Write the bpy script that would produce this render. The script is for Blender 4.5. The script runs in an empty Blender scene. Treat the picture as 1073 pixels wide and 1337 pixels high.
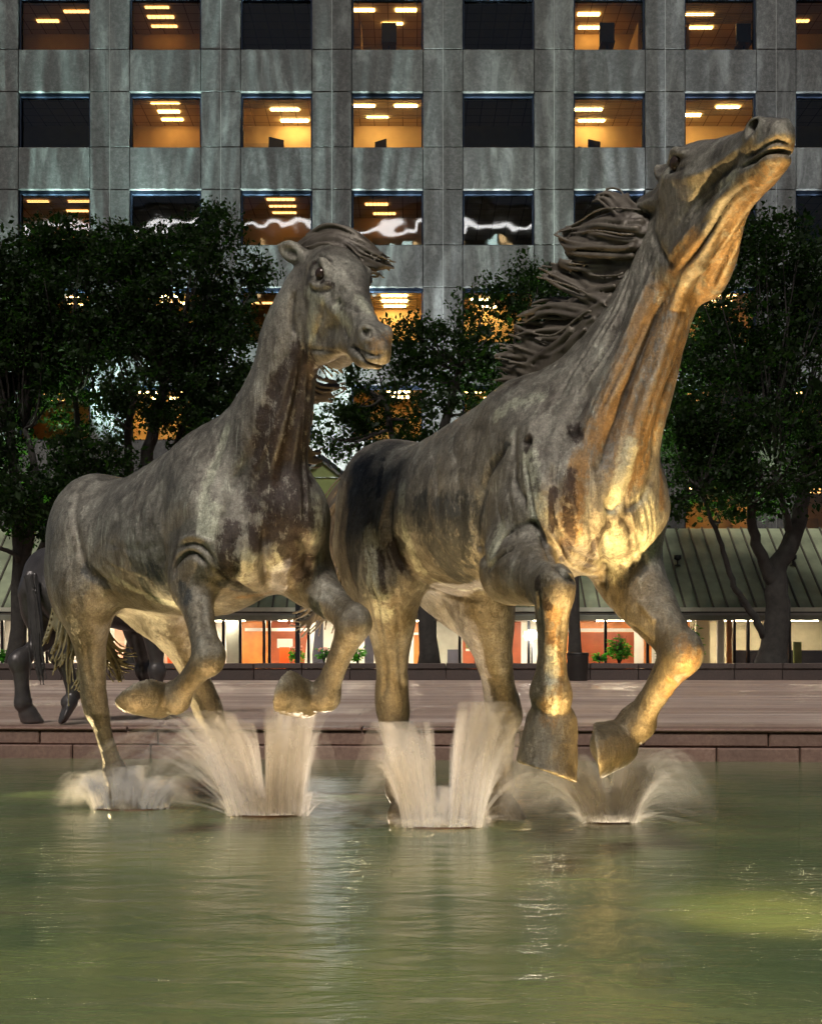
import bpy, bmesh, math, random
import numpy as np
from mathutils import Vector, Matrix
from mathutils.bvhtree import BVHTree

# ------------------------------------------------------------------ camera, sky, sun, exposure
scene = bpy.context.scene
C = scene.collection
F = 1500.0            # focal length in pixels of the 1073 x 1337 photograph
HX, HY = 536.5, 858.0 # vertical centre line and horizon of the photograph
CAMZ = 0.97           # metres above the water

cam_data = bpy.data.cameras.new('camera')
cam_data.sensor_fit = 'VERTICAL'
cam_data.sensor_height = 36.0
cam_data.lens = 36.0 * F / 1337.0
cam_data.shift_y = (HY - 668.5) / 1337.0
cam_data.clip_end = 500
cam = bpy.data.objects.new('camera', cam_data)
cam.location = (0, 0, CAMZ)
cam.rotation_euler = (math.radians(90), 0, 0)
C.objects.link(cam)
scene.camera = cam

SUN_EL, SUN_AZ = math.radians(50), math.radians(-13)   # azimuth from behind the camera, to its left
world = bpy.data.worlds.new('World')
scene.world = world
world.use_nodes = True
wn = world.node_tree
wn.nodes.clear()
sky = wn.nodes.new('ShaderNodeTexSky')
sky.sky_type = 'NISHITA'
sky.sun_disc = False
sky.sun_elevation = SUN_EL
sky.sun_rotation = math.pi - SUN_AZ
bg = wn.nodes.new('ShaderNodeBackground')
bg.inputs['Strength'].default_value = 0.010
wo = wn.nodes.new('ShaderNodeOutputWorld')
wn.links.new(sky.outputs[0], bg.inputs['Color'])
wn.links.new(bg.outputs[0], wo.inputs['Surface'])

sun_data = bpy.data.lights.new('sun', 'SUN')
sun_data.energy = 1.5
sun_data.angle = math.radians(11)
sun_data.color = (1.0, 0.95, 0.88)
sun = bpy.data.objects.new('sun', sun_data)
sd = Vector((math.sin(SUN_AZ) * math.cos(SUN_EL), -math.cos(SUN_AZ) * math.cos(SUN_EL), math.sin(SUN_EL)))
sun.rotation_euler = sd.to_track_quat('Z', 'Y').to_euler()
sun.location = sd * 60
C.objects.link(sun)

scene.render.engine = 'CYCLES'
scene.cycles.use_denoising = True
scene.cycles.use_adaptive_sampling = True
scene.cycles.adaptive_threshold = 0.045
scene.cycles.max_bounces = 5
scene.cycles.diffuse_bounces = 2
scene.cycles.glossy_bounces = 2
scene.cycles.transparent_max_bounces = 48
scene.cycles.caustics_reflective = False
scene.cycles.caustics_refractive = False
scene.cycles.sample_clamp_indirect = 4.0
scene.view_settings.view_transform = 'Standard'
scene.view_settings.look = 'None'
scene.view_settings.gamma = 1.0
scene.view_settings.use_curve_mapping = False
scene.view_settings.exposure = 0.75

rnd = random.Random(11)

# ------------------------------------------------------------------ helpers
def P(px, py, d):
    """the point d metres in front of the camera that the photograph shows at (px, py)"""
    return np.array([(px - HX) / F * d, d, CAMZ - (py - HY) / F * d])

def link(o, parent=None, label=None, cat=None, group=None, kind=None):
    C.objects.link(o)
    if parent is not None: o.parent = parent
    if label: o['label'] = label
    if cat: o['category'] = cat
    if group: o['group'] = group
    if kind: o['kind'] = kind
    return o

def empty(name, loc=(0, 0, 0), label=None, cat=None, group=None, kind=None, rz=0.0):
    o = bpy.data.objects.new(name, None)
    o.location = loc
    o.rotation_euler = (0, 0, rz)
    o.empty_display_size = 0.2
    return link(o, None, label, cat, group, kind)

def mesh_from(name, verts, faces, mat=None, smooth=False):
    me = bpy.data.meshes.new(name)
    me.from_pydata([tuple(v) for v in verts], [], [tuple(f) for f in faces])
    me.update()
    if mat: me.materials.append(mat)
    if smooth:
        me.polygons.foreach_set('use_smooth', [True] * len(me.polygons))
    return me

def obj(name, me, parent=None, **kw):
    o = bpy.data.objects.new(name, me)
    return link(o, parent, **kw)

class MB:
    """collects simple shapes into one mesh"""
    def __init__(self): self.v = []; self.f = []
    def box(self, x0, x1, y0, y1, z0, z1):
        b = len(self.v)
        self.v += [(x, y, z) for z in (z0, z1) for y in (y0, y1) for x in (x0, x1)]
        self.f += [tuple(b + i for i in q) for q in ((0, 2, 3, 1), (4, 5, 7, 6), (0, 1, 5, 4), (2, 6, 7, 3), (0, 4, 6, 2), (1, 3, 7, 5))]
        return self
    def bevbox(self, x0, x1, y0, y1, z0, z1, b):
        """box with chamfered edges on its front (-y) face"""
        s = len(self.v)
        self.v += [(x0, y1, z0), (x1, y1, z0), (x1, y1, z1), (x0, y1, z1),
                   (x0, y0 + b, z0), (x1, y0 + b, z0), (x1, y0 + b, z1), (x0, y0 + b, z1),
                   (x0 + b, y0, z0 + b), (x1 - b, y0, z0 + b), (x1 - b, y0, z1 - b), (x0 + b, y0, z1 - b)]
        for q in ((3, 2, 1, 0), (8, 9, 10, 11), (4, 5, 9, 8), (5, 6, 10, 9), (6, 7, 11, 10), (7, 4, 8, 11),
                  (0, 1, 5, 4), (1, 2, 6, 5), (2, 3, 7, 6), (3, 0, 4, 7)):
            self.f.append(tuple(s + i for i in q))
        return self
    def poly(self, pts):
        b = len(self.v)
        self.v += [tuple(p) for p in pts]
        self.f.append(tuple(range(b, b + len(pts))))
        return self
    def tube(self, pts, radii, n=8, caps=True, flat=None):
        """tapered tube along pts; flat: function(i) -> (ra, rb, twist)"""
        pts = [np.asarray(p, float) for p in pts]
        b0 = len(self.v)
        up = np.array([0.13, 0.31, 0.94])
        m = len(pts)
        u = None
        for i in range(m):
            t = pts[min(i + 1, m - 1)] - pts[max(i - 1, 0)]
            t /= (np.linalg.norm(t) + 1e-9)
            if u is None:
                u = np.cross(up, t)
                if np.linalg.norm(u) < 1e-3: u = np.cross((1, 0, 0), t)
            u = u - t * np.dot(u, t); u /= (np.linalg.norm(u) + 1e-9)
            w = np.cross(t, u)
            r = radii[i] if hasattr(radii, '__len__') else radii
            for k in range(n):
                a = 2 * math.pi * k / n
                p = pts[i] + r * (math.cos(a) * u + math.sin(a) * w)
                self.v.append(tuple(p))
        for i in range(m - 1):
            for k in range(n):
                a = b0 + i * n + k; c = b0 + i * n + (k + 1) % n
                self.f.append((a, c, c + n, a + n))
        if caps:
            self.f.append(tuple(b0 + k for k in reversed(range(n))))
            self.f.append(tuple(b0 + (m - 1) * n + k for k in range(n)))
        return self
    def lathe(self, prof, cx=0, cy=0, n=24, cap=True):
        b0 = len(self.v); m = len(prof)
        for (r, z) in prof:
            for k in range(n):
                a = 2 * math.pi * k / n
                self.v.append((cx + r * math.cos(a), cy + r * math.sin(a), z))
        for i in range(m - 1):
            for k in range(n):
                a = b0 + i * n + k; c = b0 + i * n + (k + 1) % n
                self.f.append((a, c, c + n, a + n))
        if cap:
            self.f.append(tuple(b0 + k for k in reversed(range(n))))
            self.f.append(tuple(b0 + (m - 1) * n + k for k in range(n)))
        return self
    def mesh(self, name, mat=None, smooth=False): return mesh_from(name, self.v, self.f, mat, smooth)
    def build(self, name, mat, parent=None, smooth=False, **kw):
        return obj(name, self.mesh(name, mat, smooth), parent, **kw)

# ------------------------------------------------------------------ materials
def nodes_of(name):
    m = bpy.data.materials.new(name)
    m.use_nodes = True
    nt = m.node_tree
    return m, nt, nt.nodes['Principled BSDF'], nt.nodes['Material Output']

def N(nt, kind, **kw):
    n = nt.nodes.new('ShaderNode' + kind)
    for k, v in kw.items():
        if k in n.inputs: n.inputs[k].default_value = v
        else: setattr(n, k, v)
    return n

def ramp(nt, stops, fac=None, interp='LINEAR'):
    r = nt.nodes.new('ShaderNodeValToRGB')
    r.color_ramp.interpolation = interp
    e = r.color_ramp.elements
    while len(e) < len(stops): e.new(0.5)
    for el, (p, c) in zip(e, stops):
        el.position = p
        el.color = (c, c, c, 1) if isinstance(c, (int, float)) else (*c, 1)
    if fac is not None: nt.links.new(fac, r.inputs[0])
    return r

def mixc(nt, fac, a, b, mode='MIX'):
    m = nt.nodes.new('ShaderNodeMix')
    m.data_type = 'RGBA'; m.blend_type = mode
    for s, v in ((0, fac), (6, a), (7, b)):
        if isinstance(v, bpy.types.NodeSocket): nt.links.new(v, m.inputs[s])
        elif s == 0: m.inputs[0].default_value = v
        else: m.inputs[s].default_value = (*v, 1)
    return m.outputs[2]

def noise(nt, vec, scale, detail=4, rough=0.55, dist=0.0):
    n = N(nt, 'TexNoise', Scale=scale, Detail=detail, Roughness=rough, Distortion=dist)
    if vec is not None: nt.links.new(vec, n.inputs['Vector'])
    return n.outputs['Fac']

def mapping(nt, vec, scale=(1, 1, 1), loc=(0, 0, 0), rot=(0, 0, 0)):
    m = nt.nodes.new('ShaderNodeMapping')
    m.inputs['Scale'].default_value = scale
    m.inputs['Location'].default_value = loc
    m.inputs['Rotation'].default_value = rot
    nt.links.new(vec, m.inputs['Vector'])
    return m.outputs[0]

def math_node(nt, op, a, b=None, clamp=False):
    m = nt.nodes.new('ShaderNodeMath'); m.operation = op; m.use_clamp = clamp
    for i, v in enumerate((a, b)):
        if v is None: continue
        if isinstance(v, bpy.types.NodeSocket): nt.links.new(v, m.inputs[i])
        else: m.inputs[i].default_value = v
    return m.outputs[0]

def bump(nt, height, strength, dist, normal=None):
    b = N(nt, 'Bump', Strength=strength, Distance=dist)
    nt.links.new(height, b.inputs['Height'])
    if normal is not None: nt.links.new(normal, b.inputs['Normal'])
    return b.outputs[0]

def simple(name, col, rough=0.6, metallic=0.0, vary=0.15, scale=3.0, bumpd=0.0, spec=0.5):
    m, nt, bs, out = nodes_of(name)
    tc = N(nt, 'TexCoord')
    oi = N(nt, 'ObjectInfo')
    n = noise(nt, tc.outputs['Object'], scale, 5)
    dark = tuple(c * (1 - vary) for c in col); lite = tuple(min(1, c * (1 + vary)) for c in col)
    c0 = ramp(nt, [(0.3, dark), (0.7, lite)], n).outputs[0]
    rv = ramp(nt, [(0.0, 1 - vary * .6), (1.0, 1 + vary * .3)], oi.outputs['Random']).outputs[0]
    c1 = mixc(nt, 1.0, c0, rv, 'MULTIPLY')
    nt.links.new(c1, bs.inputs['Base Color'])
    bs.inputs['Roughness'].default_value = rough
    bs.inputs['Metallic'].default_value = metallic
    bs.inputs['Specular IOR Level'].default_value = spec
    if bumpd:
        nt.links.new(bump(nt, noise(nt, tc.outputs['Object'], scale * 12, 4), 0.6, bumpd), bs.inputs['Normal'])
    return m

def emit(name, col, strength):
    m, nt, bs, out = nodes_of(name)
    bs.inputs['Base Color'].default_value = (*[min(1, c) for c in col], 1)
    bs.inputs['Emission Color'].default_value = (*col, 1)
    bs.inputs['Emission Strength'].default_value = strength
    return m
# ------------------------------------------------------------------ bronze horses: a distance field per horse, meshed once
def nrm(v):
    v = np.asarray(v, float); return v / (np.linalg.norm(v) + 1e-12)

def J(prev, px, py, length, near=True):
    """joint seen at (px, py) that lies `length` from prev, on its near or far side"""
    r = P(px, py, 1.0) - np.array([0, 0, CAMZ]); c = np.array([0, 0, CAMZ]) - prev
    a = r @ r; b = 2 * r @ c; q = c @ c - length * length
    disc = b * b - 4 * a * q
    d = -b / (2 * a) if disc < 0 else (-b + (-1 if near else 1) * math.sqrt(disc)) / (2 * a)
    return np.array([0, 0, CAMZ]) + r * d

def catmull(rows, sub):
    rows = np.asarray(rows, float); n = len(rows)
    if n < 3 or sub < 2: return rows
    ext = np.vstack([2 * rows[0] - rows[1], rows, 2 * rows[-1] - rows[-2]])
    out = []
    for i in range(1, n):
        p0, p1, p2, p3 = ext[i - 1:i + 3]
        for s in range(sub):
            t = s / sub
            out.append(0.5 * (2 * p1 + (p2 - p0) * t + (2 * p0 - 5 * p1 + 4 * p2 - p3) * t * t + (3 * p1 - p0 - 3 * p2 + p3) * t ** 3))
    out.append(rows[-1])
    return np.array(out)

class Field:
    def __init__(self, lo, hi, h):
        self.lo = np.asarray(lo, float); self.h = h
        self.n = np.ceil((np.asarray(hi) - self.lo) / h).astype(int) + 1
        self.d = np.full(self.n, 1.0, np.float32)
        self.ax = [(self.lo[i] + h * np.arange(self.n[i])).astype(np.float32) for i in range(3)]
    def sub(self, lo, hi):
        a = np.clip(np.floor((np.asarray(lo) - self.lo) / self.h).astype(int), 0, self.n - 1)
        b = np.clip(np.ceil((np.asarray(hi) - self.lo) / self.h).astype(int) + 1, 1, self.n)
        sl = tuple(slice(a[i], max(a[i] + 1, b[i])) for i in range(3))
        X = self.ax[0][sl[0]][:, None, None]; Y = self.ax[1][sl[1]][None, :, None]; Z = self.ax[2][sl[2]][None, None, :]
        return sl, X, Y, Z
    def add(self, sl, d, k):
        a = self.d[sl]
        if k > 0:
            hh = np.maximum(k - np.abs(a - d), 0) / k
            self.d[sl] = np.minimum(a, d) - hh * hh * (k / 4)
        else: self.d[sl] = np.minimum(a, d)
    def cut(self, sl, d, k):
        a = self.d[sl]; d = -d
        hh = np.maximum(k - np.abs(a - d), 0) / k
        self.d[sl] = np.maximum(a, d) + hh * hh * (k / 4)
    def chain(self, pts, rs, rb, side, k=0.05, sub=4, plane=None, cut=False):
        """swept ellipse: rs across `side`, rb in the other direction"""
        rows = catmull(np.column_stack([np.asarray(pts, float), rs, rb]), sub)
        side = nrm(side)
        m = max(np.max(rows[:, 3]), np.max(rows[:, 4])) + k + 0.03
        lo, hi = rows[:, :3].min(0) - m, rows[:, :3].max(0) + m
        sl, X, Y, Z = self.sub(lo, hi)
        best = np.full((X.shape[0], Y.shape[1], Z.shape[2]), 9.0, np.float32)
        o = [q.start for q in sl]
        rows = rows.astype(np.float32); side = side.astype(np.float32)
        for a, b in zip(rows[:-1], rows[1:]):
            mm = max(a[3], a[4], b[3], b[4]) + k + 0.03
            s2, X, Y, Z = self.sub(np.maximum(np.minimum(a[:3], b[:3]) - mm, lo), np.minimum(np.maximum(a[:3], b[:3]) + mm, hi))
            rel = tuple(slice(q.start - o[i], q.stop - o[i]) for i, q in enumerate(s2))
            ab = b[:3] - a[:3]; L2 = ab @ ab + np.float32(1e-9)
            t = np.clip(((X - a[0]) * ab[0] + (Y - a[1]) * ab[1] + (Z - a[2]) * ab[2]) / L2, 0, 1)
            qx = X - a[0] - t * ab[0]; qy = Y - a[1] - t * ab[1]; qz = Z - a[2] - t * ab[2]
            s = nrm(side - ab * (side @ ab) / L2).astype(np.float32)
            qs = qx * s[0] + qy * s[1] + qz * s[2]
            q2 = np.maximum(qx * qx + qy * qy + qz * qz - qs * qs, 0)
            ra = a[3] + (b[3] - a[3]) * t; rbb = a[4] + (b[4] - a[4]) * t
            d = (np.sqrt((qs / ra) ** 2 + q2 / (rbb * rbb)) - 1) * np.minimum(ra, rbb)
            tgt = best[rel]
            np.minimum(tgt, d[:tgt.shape[0], :tgt.shape[1], :tgt.shape[2]], out=tgt)
        if plane is not None:
            pp, pn = plane
            sl, X, Y, Z = self.sub(lo, hi)
            best = np.maximum(best, (X - pp[0]) * pn[0] + (Y - pp[1]) * pn[1] + (Z - pp[2]) * pn[2])
        (self.cut if cut else self.add)(sl, best.astype(np.float32), k)
    def ball(self, c, r, axes=None, k=0.05, cut=False):
        """ellipsoid; axes rows are unit vectors matching r"""
        r = np.atleast_1d(np.asarray(r, float))
        if len(r) == 1: r = np.repeat(r, 3)
        axes = np.eye(3) if axes is None else np.asarray(axes, float)
        m = r.max() + k + 0.03
        sl, X, Y, Z = self.sub(np.asarray(c) - m, np.asarray(c) + m)
        e = 0
        for i in range(3):
            e = e + (((X - c[0]) * axes[i][0] + (Y - c[1]) * axes[i][1] + (Z - c[2]) * axes[i][2]) / r[i]) ** 2
        d = (np.sqrt(e) - 1) * r.min()
        (self.cut if cut else self.add)(sl, d.astype(np.float32), k)
    def blur(self, n=2, it=2):
        """evens out the seams between the swept pieces"""
        d = np.clip(self.d, -.2, .2)
        for _ in range(it):
            for ax in range(3):
                a = np.moveaxis(d, ax, 0); o = a.copy()
                for k in range(1, n + 1):
                    o[k:] += a[:-k]; o[:k] += a[:1]
                    o[:-k] += a[k:]; o[-k:] += a[-1:]
                o /= (2 * n + 1)
                d = np.moveaxis(o, 0, ax)
        self.d = np.ascontiguousarray(d)
    def polygons(self):
        import openvdb
        g = openvdb.FloatGrid(2.0)
        g.copyFromArray(self.d)
        p, t, q = g.convertToPolygons(0.0, 0.0)
        return np.asarray(p) * self.h + self.lo, np.asarray(t), np.asarray(q)

TRUNK = np.array([  # x, centre z, half height, half width
    (-.53, .80, .05, .05), (-.49, .80, .12, .115), (-.42, .805, .175, .150), (-.33, .808, .192, .172), (-.22, .792, .188, .170),
    (-.10, .782, .200, .176), (.03, .774, .216, .182), (.16, .770, .230, .172), (.27, .768, .228, .158),
    (.37, .755, .195, .150), (.45, .735, .150, .128), (.50, .71, .08, .07)])

class Horse:
    def __init__(s, O, theta, S, lo, hi, vox, pitch=0.0, lift=0.0, slim=1.0):
        s.S = S; s.O = np.array([O[0], O[1], lift])
        c, n = math.cos(theta), math.sin(theta)
        f0 = np.array([c, -n, 0.]); s.l = np.array([n, c, 0.])
        up = np.array([0, 0, 1.])
        s.f = f0 * math.cos(pitch) + up * math.sin(pitch)
        s.u = up * math.cos(pitch) - f0 * math.sin(pitch)
        s.F = Field(lo, hi, vox); s.slim = slim; s.hoofs = []
        s.piv = np.array([0, 0, .75]) * S
    def W(s, x, y, z):
        """trunk frame (withers height 1) to the place"""
        return s.O + s.piv + (x * s.f + y * s.l) * s.S + (z * s.S - s.piv[2]) * s.u
    def trunk(s, tab=None):
        T = TRUNK.copy() if tab is None else np.array(tab)
        T[:, 3] *= s.slim
        xs = np.linspace(T[0, 0], T[-1, 0], 120)
        cur = catmull(T, 10)
        cz, hh, hw = (np.interp(xs, cur[:, 0], cur[:, i]) for i in (1, 2, 3))
        ends = np.array([s.W(x, y, z) for x in (-.58, .55) for y in (-.24, .24) for z in (.48, 1.06)])
        sl, X, Y, Z = s.F.sub(ends.min(0), ends.max(0))
        o = (s.O + s.piv).astype(np.float32)
        dx, dy, dz = X - o[0], Y - o[1], Z - o[2]
        lx = (dx * s.f[0] + dy * s.f[1] + dz * s.f[2]) / s.S
        ly = (dx * s.l[0] + dy * s.l[1] + dz * s.l[2]) / s.S
        lz = (dx * s.u[0] + dy * s.u[1] + dz * s.u[2] + s.piv[2]) / s.S
        cl = np.clip(lx, xs[0], xs[-1])
        gi = np.clip((cl - xs[0]) / (xs[1] - xs[0]), 0, len(xs) - 1.001).astype(np.float32); i0 = gi.astype(np.int32); gf = gi - i0
        c, h, w = (lambda T_: tuple(t[i0] * (1 - gf) + t[i0 + 1] * gf for t in T_))((cz.astype(np.float32), hh.astype(np.float32), hw.astype(np.float32)))
        v = (lz - c) / h
        w = w * (1 - 0.10 * np.clip(v, -1, 1) - 0.03)         # fuller low down, narrower along the spine
        e = np.sqrt((ly / w) ** 2 + v * v)
        d = (e - 1) * np.minimum(h, w) * s.S
        ex = (np.abs(lx - cl)) * s.S
        d = np.where(ex > 0, np.sqrt(np.maximum(d, 0) ** 2 + ex * ex), d)
        s.F.add(sl, d.astype(np.float32), 0.0)
    def foreleg(s, side, elbow, knee, fet, pas, toe, sole=None, fa=1.0, ca=1.0, hf=1.0, arm=1.0):
        S = s.S; l = s.l
        sh = s.W(.41, .105 * side, .70); sc = s.W(.24, .075 * side, .90)
        # shoulder blade, upper arm
        s.F.chain([sc, s.W(.34, .10 * side, .80), sh, .5 * (sh + elbow), elbow],
                  np.array([.05, .060, .068, .064, .055]) * S * arm, np.array([.07, .09, .092, .085, .07]) * S * arm, l, k=.12, sub=8)
        k1 = elbow + (knee - elbow) * .35; k2 = elbow + (knee - elbow) * .80
        c1 = knee + (fet - knee) * .22; c2 = knee + (fet - knee) * .6
        q = np.array([fa, fa, .5 + .5 * fa, ca, ca, ca, ca])
        s.F.chain([elbow, k1, k2, knee, c1, c2, fet],
                  np.array([.062, .056, .038, .040, .032, .027, .033]) * S * q,
                  np.array([.080, .068, .044, .048, .037, .032, .039]) * S * q, l, k=.06, sub=8)
        s.F.ball(knee + nrm(knee - .5 * (elbow + fet)) * .014 * S, .030 * S * ca, k=.05)
        s.hoofs.append((fet, pas, toe, sole, hf))
    def hindleg(s, side, stifle, hock, fet, pas, toe, sole=None, ga=1.0, ca=1.0, hf=1.0, th=1.0):
        S = s.S; l = s.l
        hip = s.W(-.36, .085 * side, .86); but = s.W(-.46, .085 * side, .74)
        mid = .5 * (hip + stifle)
        s.F.chain([hip, mid, stifle], np.array([.10, .098, .075]) * S * th, np.array([.15, .145, .095]) * S * th, l, k=.12, sub=8)
        g1 = stifle + (hock - stifle) * .30; g2 = stifle + (hock - stifle) * .72
        # hamstrings from the buttock to the gaskin
        s.F.chain([but, .5 * (but + g1) + (but - stifle) * .06, g1], np.array([.07, .070, .045]) * S * th, np.array([.08, .090, .055]) * S * th, l, k=.12, sub=8)
        c1 = hock + (fet - hock) * .22; c2 = hock + (fet - hock) * .6
        q = np.array([1, ga, .5 + .5 * ga, ca, ca, ca, ca])
        s.F.chain([stifle, g1, g2, hock, c1, c2, fet],
                  np.array([.070, .058, .042, .042, .035, .030, .036]) * S * q,
                  np.array([.090, .070, .048, .054, .042, .035, .043]) * S * q, l, k=.07, sub=8)
        # point of hock
        back = nrm(hock - .5 * (stifle + fet))
        s.F.chain([hock + back * .028 * S, hock + back * .026 * S + (g2 - hock) * .35], np.array([.026, .014]) * S * ca, np.array([.026, .014]) * S * ca, l, k=.05, sub=1)
        s.hoofs.append((fet, pas, toe, sole, hf * 1.02))
    def all_hooves(s):
        for (fet, pas, toe, sole, fat) in s.hoofs:
            S = s.S; l = s.l
            ax = nrm(toe - pas); n = ax if sole is None else nrm(sole)
            s.F.chain([fet, .5 * (fet + pas), pas], np.array([.034, .029, .037]) * S * fat, np.array([.039, .032, .038]) * S * fat, l, k=.03, sub=6)
            s.F.chain([pas, pas + ax * .006 * S], np.array([.0445, .0445]) * S * fat, np.array([.0445, .0445]) * S * fat, l, k=.012, sub=1)
            s.F.chain([pas, .5 * (pas + toe), toe + ax * .04 * S], np.array([.042, .049, .057]) * S * fat, np.array([.042, .049, .057]) * S * fat, l, k=.015, sub=3, plane=(toe, n))
            sd = nrm(np.cross(n, ax) if abs(n @ ax) < .98 else l)
            if n[2] > -.9: continue
            s.F.ball(toe + n * .008 * S - ax * .012 * S, np.array([.034, .034, .012]) * S * fat, np.array([sd, np.cross(n, sd), n]), k=.012, cut=True)
    def neck(s, nodes, k=.10):
        nodes = [(np.asarray(p), a, b) for p, a, b in nodes]
        s.F.chain([n[0] for n in nodes], [n[1] for n in nodes], [n[2] for n in nodes], s.l, k=k, sub=12)
    def head(s, poll, muzzle, roll=0.0, g=1.2, jaw=1.0, mouth_open=0.0, lip=0.0):
        h = nrm(muzzle - poll); L = np.linalg.norm(muzzle - poll)
        lat = nrm(np.cross(np.array([0, 0, 1.]), h))           # horse's left
        u = np.cross(h, lat)
        if roll:
            lat, u = lat * math.cos(roll) + u * math.sin(roll), u * math.cos(roll) - lat * math.sin(roll)
        s.hh, s.hl, s.hu, s.hp, s.hL = h, lat, u, poll, L
        H = lambda t, a, v: poll + L * (t * h + g * a * lat + g * v * u)
        s.H = H; s.eyes = [(H(.292, .110 * q, .060), .036 * L) for q in (-1, 1)]
        Fd = s.F; G = L * g
        rows = [(.00, .00, .095, .120), (.12, .008, .118, .140), (.26, .0, .122, .145), (.42, -.010, .094, .125), (.58, -.020, .076, .104),
                (.74, -.028, .062, .088), (.88, -.036, .062, .080), (.97, -.046, .052, .066)]
        Fd.chain([H(t, 0, v) for t, v, a, b in rows], [a * G for t, v, a, b in rows], [b * G for t, v, a, b in rows], lat, k=.05, sub=8)
        A = np.array([h, lat, u])
        for q in (-1, 1):
            # cheek and jaw bar
            Fd.ball(H(.26, .072 * q, -.110 * jaw), np.array([.185 * L, .062 * G, .165 * G * jaw]), A, k=.06)
            Fd.ball(H(.19, .068 * q, -.190 * jaw), np.array([.125 * L, .050 * G, .120 * G]), A, k=.06)
            Fd.chain([H(.22, .056 * q, -.250 * jaw), H(.42, .046 * q, -.205 * jaw), H(.62, .034 * q, -.155), H(.82, .028 * q, -.130)],
                     np.array([.038, .032, .028, .030]) * G, np.array([.044, .040, .034, .034]) * G, lat, k=.05, sub=6)
            # cheek bone ridge and brow
            Fd.chain([H(.22, .120 * q, .030), H(.36, .108 * q, -.015), H(.54, .080 * q, -.038)], np.array([.018, .015, .008]) * G, np.array([.020, .016, .009]) * G, lat, k=.03, sub=6)
            Fd.chain([H(.225, .096 * q, .092), H(.285, .118 * q, .098), H(.345, .102 * q, .078)], np.array([.018, .021, .014]) * G, np.array([.018, .021, .014]) * G, lat, k=.025, sub=6)
            # eye hollow, eyeball, hollow above the eye
            Fd.ball(H(.290, .138 * q, .062), np.array([.050 * L, .036 * G, .038 * G]), A, k=.02, cut=True)
            Fd.ball(H(.185, .118 * q, .095), np.array([.035 * L, .02 * G, .020 * G]), A, k=.03, cut=True)
            # lower lid
            Fd.chain([H(.245, .112 * q, .040), H(.290, .118 * q, .022), H(.335, .104 * q, .036)], np.array([.010, .011, .010]) * G, np.array([.010, .011, .010]) * G, lat, k=.012, sub=5)
            # nostril
            Fd.ball(H(.890, .050 * q, .004), np.array([.060 * L, .030 * G, .044 * G]), A, k=.03)
            Fd.ball(H(.905, .086 * q, .008), np.array([.040 * L, .036 * G, .027 * G]), A, k=.012, cut=True)
        # floor of the mouth between the jaw bars
        Fd.chain([H(.16, 0, -.10), H(.42, 0, -.13 * jaw), H(.66, 0, -.105), H(.88, 0, -.10)], np.array([.07, .058, .050, .050]) * G, np.array([.10, .070, .050, .040]) * G, lat, k=.04, sub=5)
        # upper lip, lower lip and chin, mouth slit
        mo = mouth_open
        Fd.ball(H(.955, 0, -.078), np.array([.055 * L, .052 * G, .046 * G]), A, k=.03)
        Fd.ball(H(.940 + lip, 0, -.146 - mo), np.array([.062 * L, .048 * G, .034 * G]), A, k=.02)
        Fd.ball(H(.870 + lip, 0, -.158 - mo), np.array([.075 * L, .046 * G, .046 * G]), A, k=.04)
        for q in (-1, 1):
            Fd.chain([H(.79, .070 * q, -.090), H(.87, .064 * q, -.114 - mo * .5), H(1.03, .026 * q, -.116 - mo * .6)], np.array([.016, .022, .04]) * G, np.array([.005, .007, .007]) * G, lat, k=.010, sub=6, cut=True)
        # forehead
        Fd.ball(H(.20, 0, .080), np.array([.15 * L, .080 * G, .055 * G]), A, k=.05)
    def ear(s, base, tip, w, open_dir):
        """cupped ear"""
        ax = nrm(tip - base); L = np.linalg.norm(tip - base)
        od = nrm(open_dir - ax * (np.asarray(open_dir) @ ax)); sd = np.cross(ax, od)
        pts = [base - ax * .03, base + ax * L * .3, base + ax * L * .65, tip]
        s.F.chain(pts, np.array([.6, 1.0, .8, .15]) * w, np.array([.6, .75, .5, .12]) * w, sd, k=.025, sub=4)
        s.F.chain([base + ax * L * .22 + od * w * .75, base + ax * L * .5 + od * w * .62, tip + od * w * .3], np.array([.35, .62, .2]) * w, np.array([.4, .5, .2]) * w, sd, k=.015, sub=4, cut=True)
    def finish(s, root, mat, smooth_it=0):
        v, t, q = s.F.polygons()
        # keep faces wound outwards
        me = bpy.data.meshes.new('body')
        nv, nq, nt_ = len(v), len(q), len(t)
        me.vertices.add(nv); me.vertices.foreach_set('co', v.astype(np.float32).ravel())
        a, b, c = v[q[:, 0]], v[q[:, 1]], v[q[:, 2]]
        if np.einsum('ij,ij->i', a - v.mean(0), np.cross(b - a, c - a)).sum() < 0: q = q[:, ::-1]; t = t[:, ::-1] if nt_ else t
        loops = np.concatenate([q.ravel(), t.ravel()]) if nt_ else q.ravel()
        me.loops.add(len(loops)); me.loops.foreach_set('vertex_index', loops.astype(np.int32))
        me.polygons.add(nq + nt_)
        st = np.concatenate([np.arange(nq) * 4, nq * 4 + np.arange(nt_) * 3]).astype(np.int32)
        me.polygons.foreach_set('loop_start', st)
        me.update(calc_edges=True); me.validate()
        me.polygons.foreach_set('use_smooth', np.ones(nq + nt_, bool))
        me.materials.append(mat)
        s.me = me
        s.v = v; s.q = q
        return me

def mesh_normals(me):
    n = np.empty(len(me.vertices) * 3, np.float32); me.vertices.foreach_get('normal', n)
    return n.reshape(-1, 3).astype(float)

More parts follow.
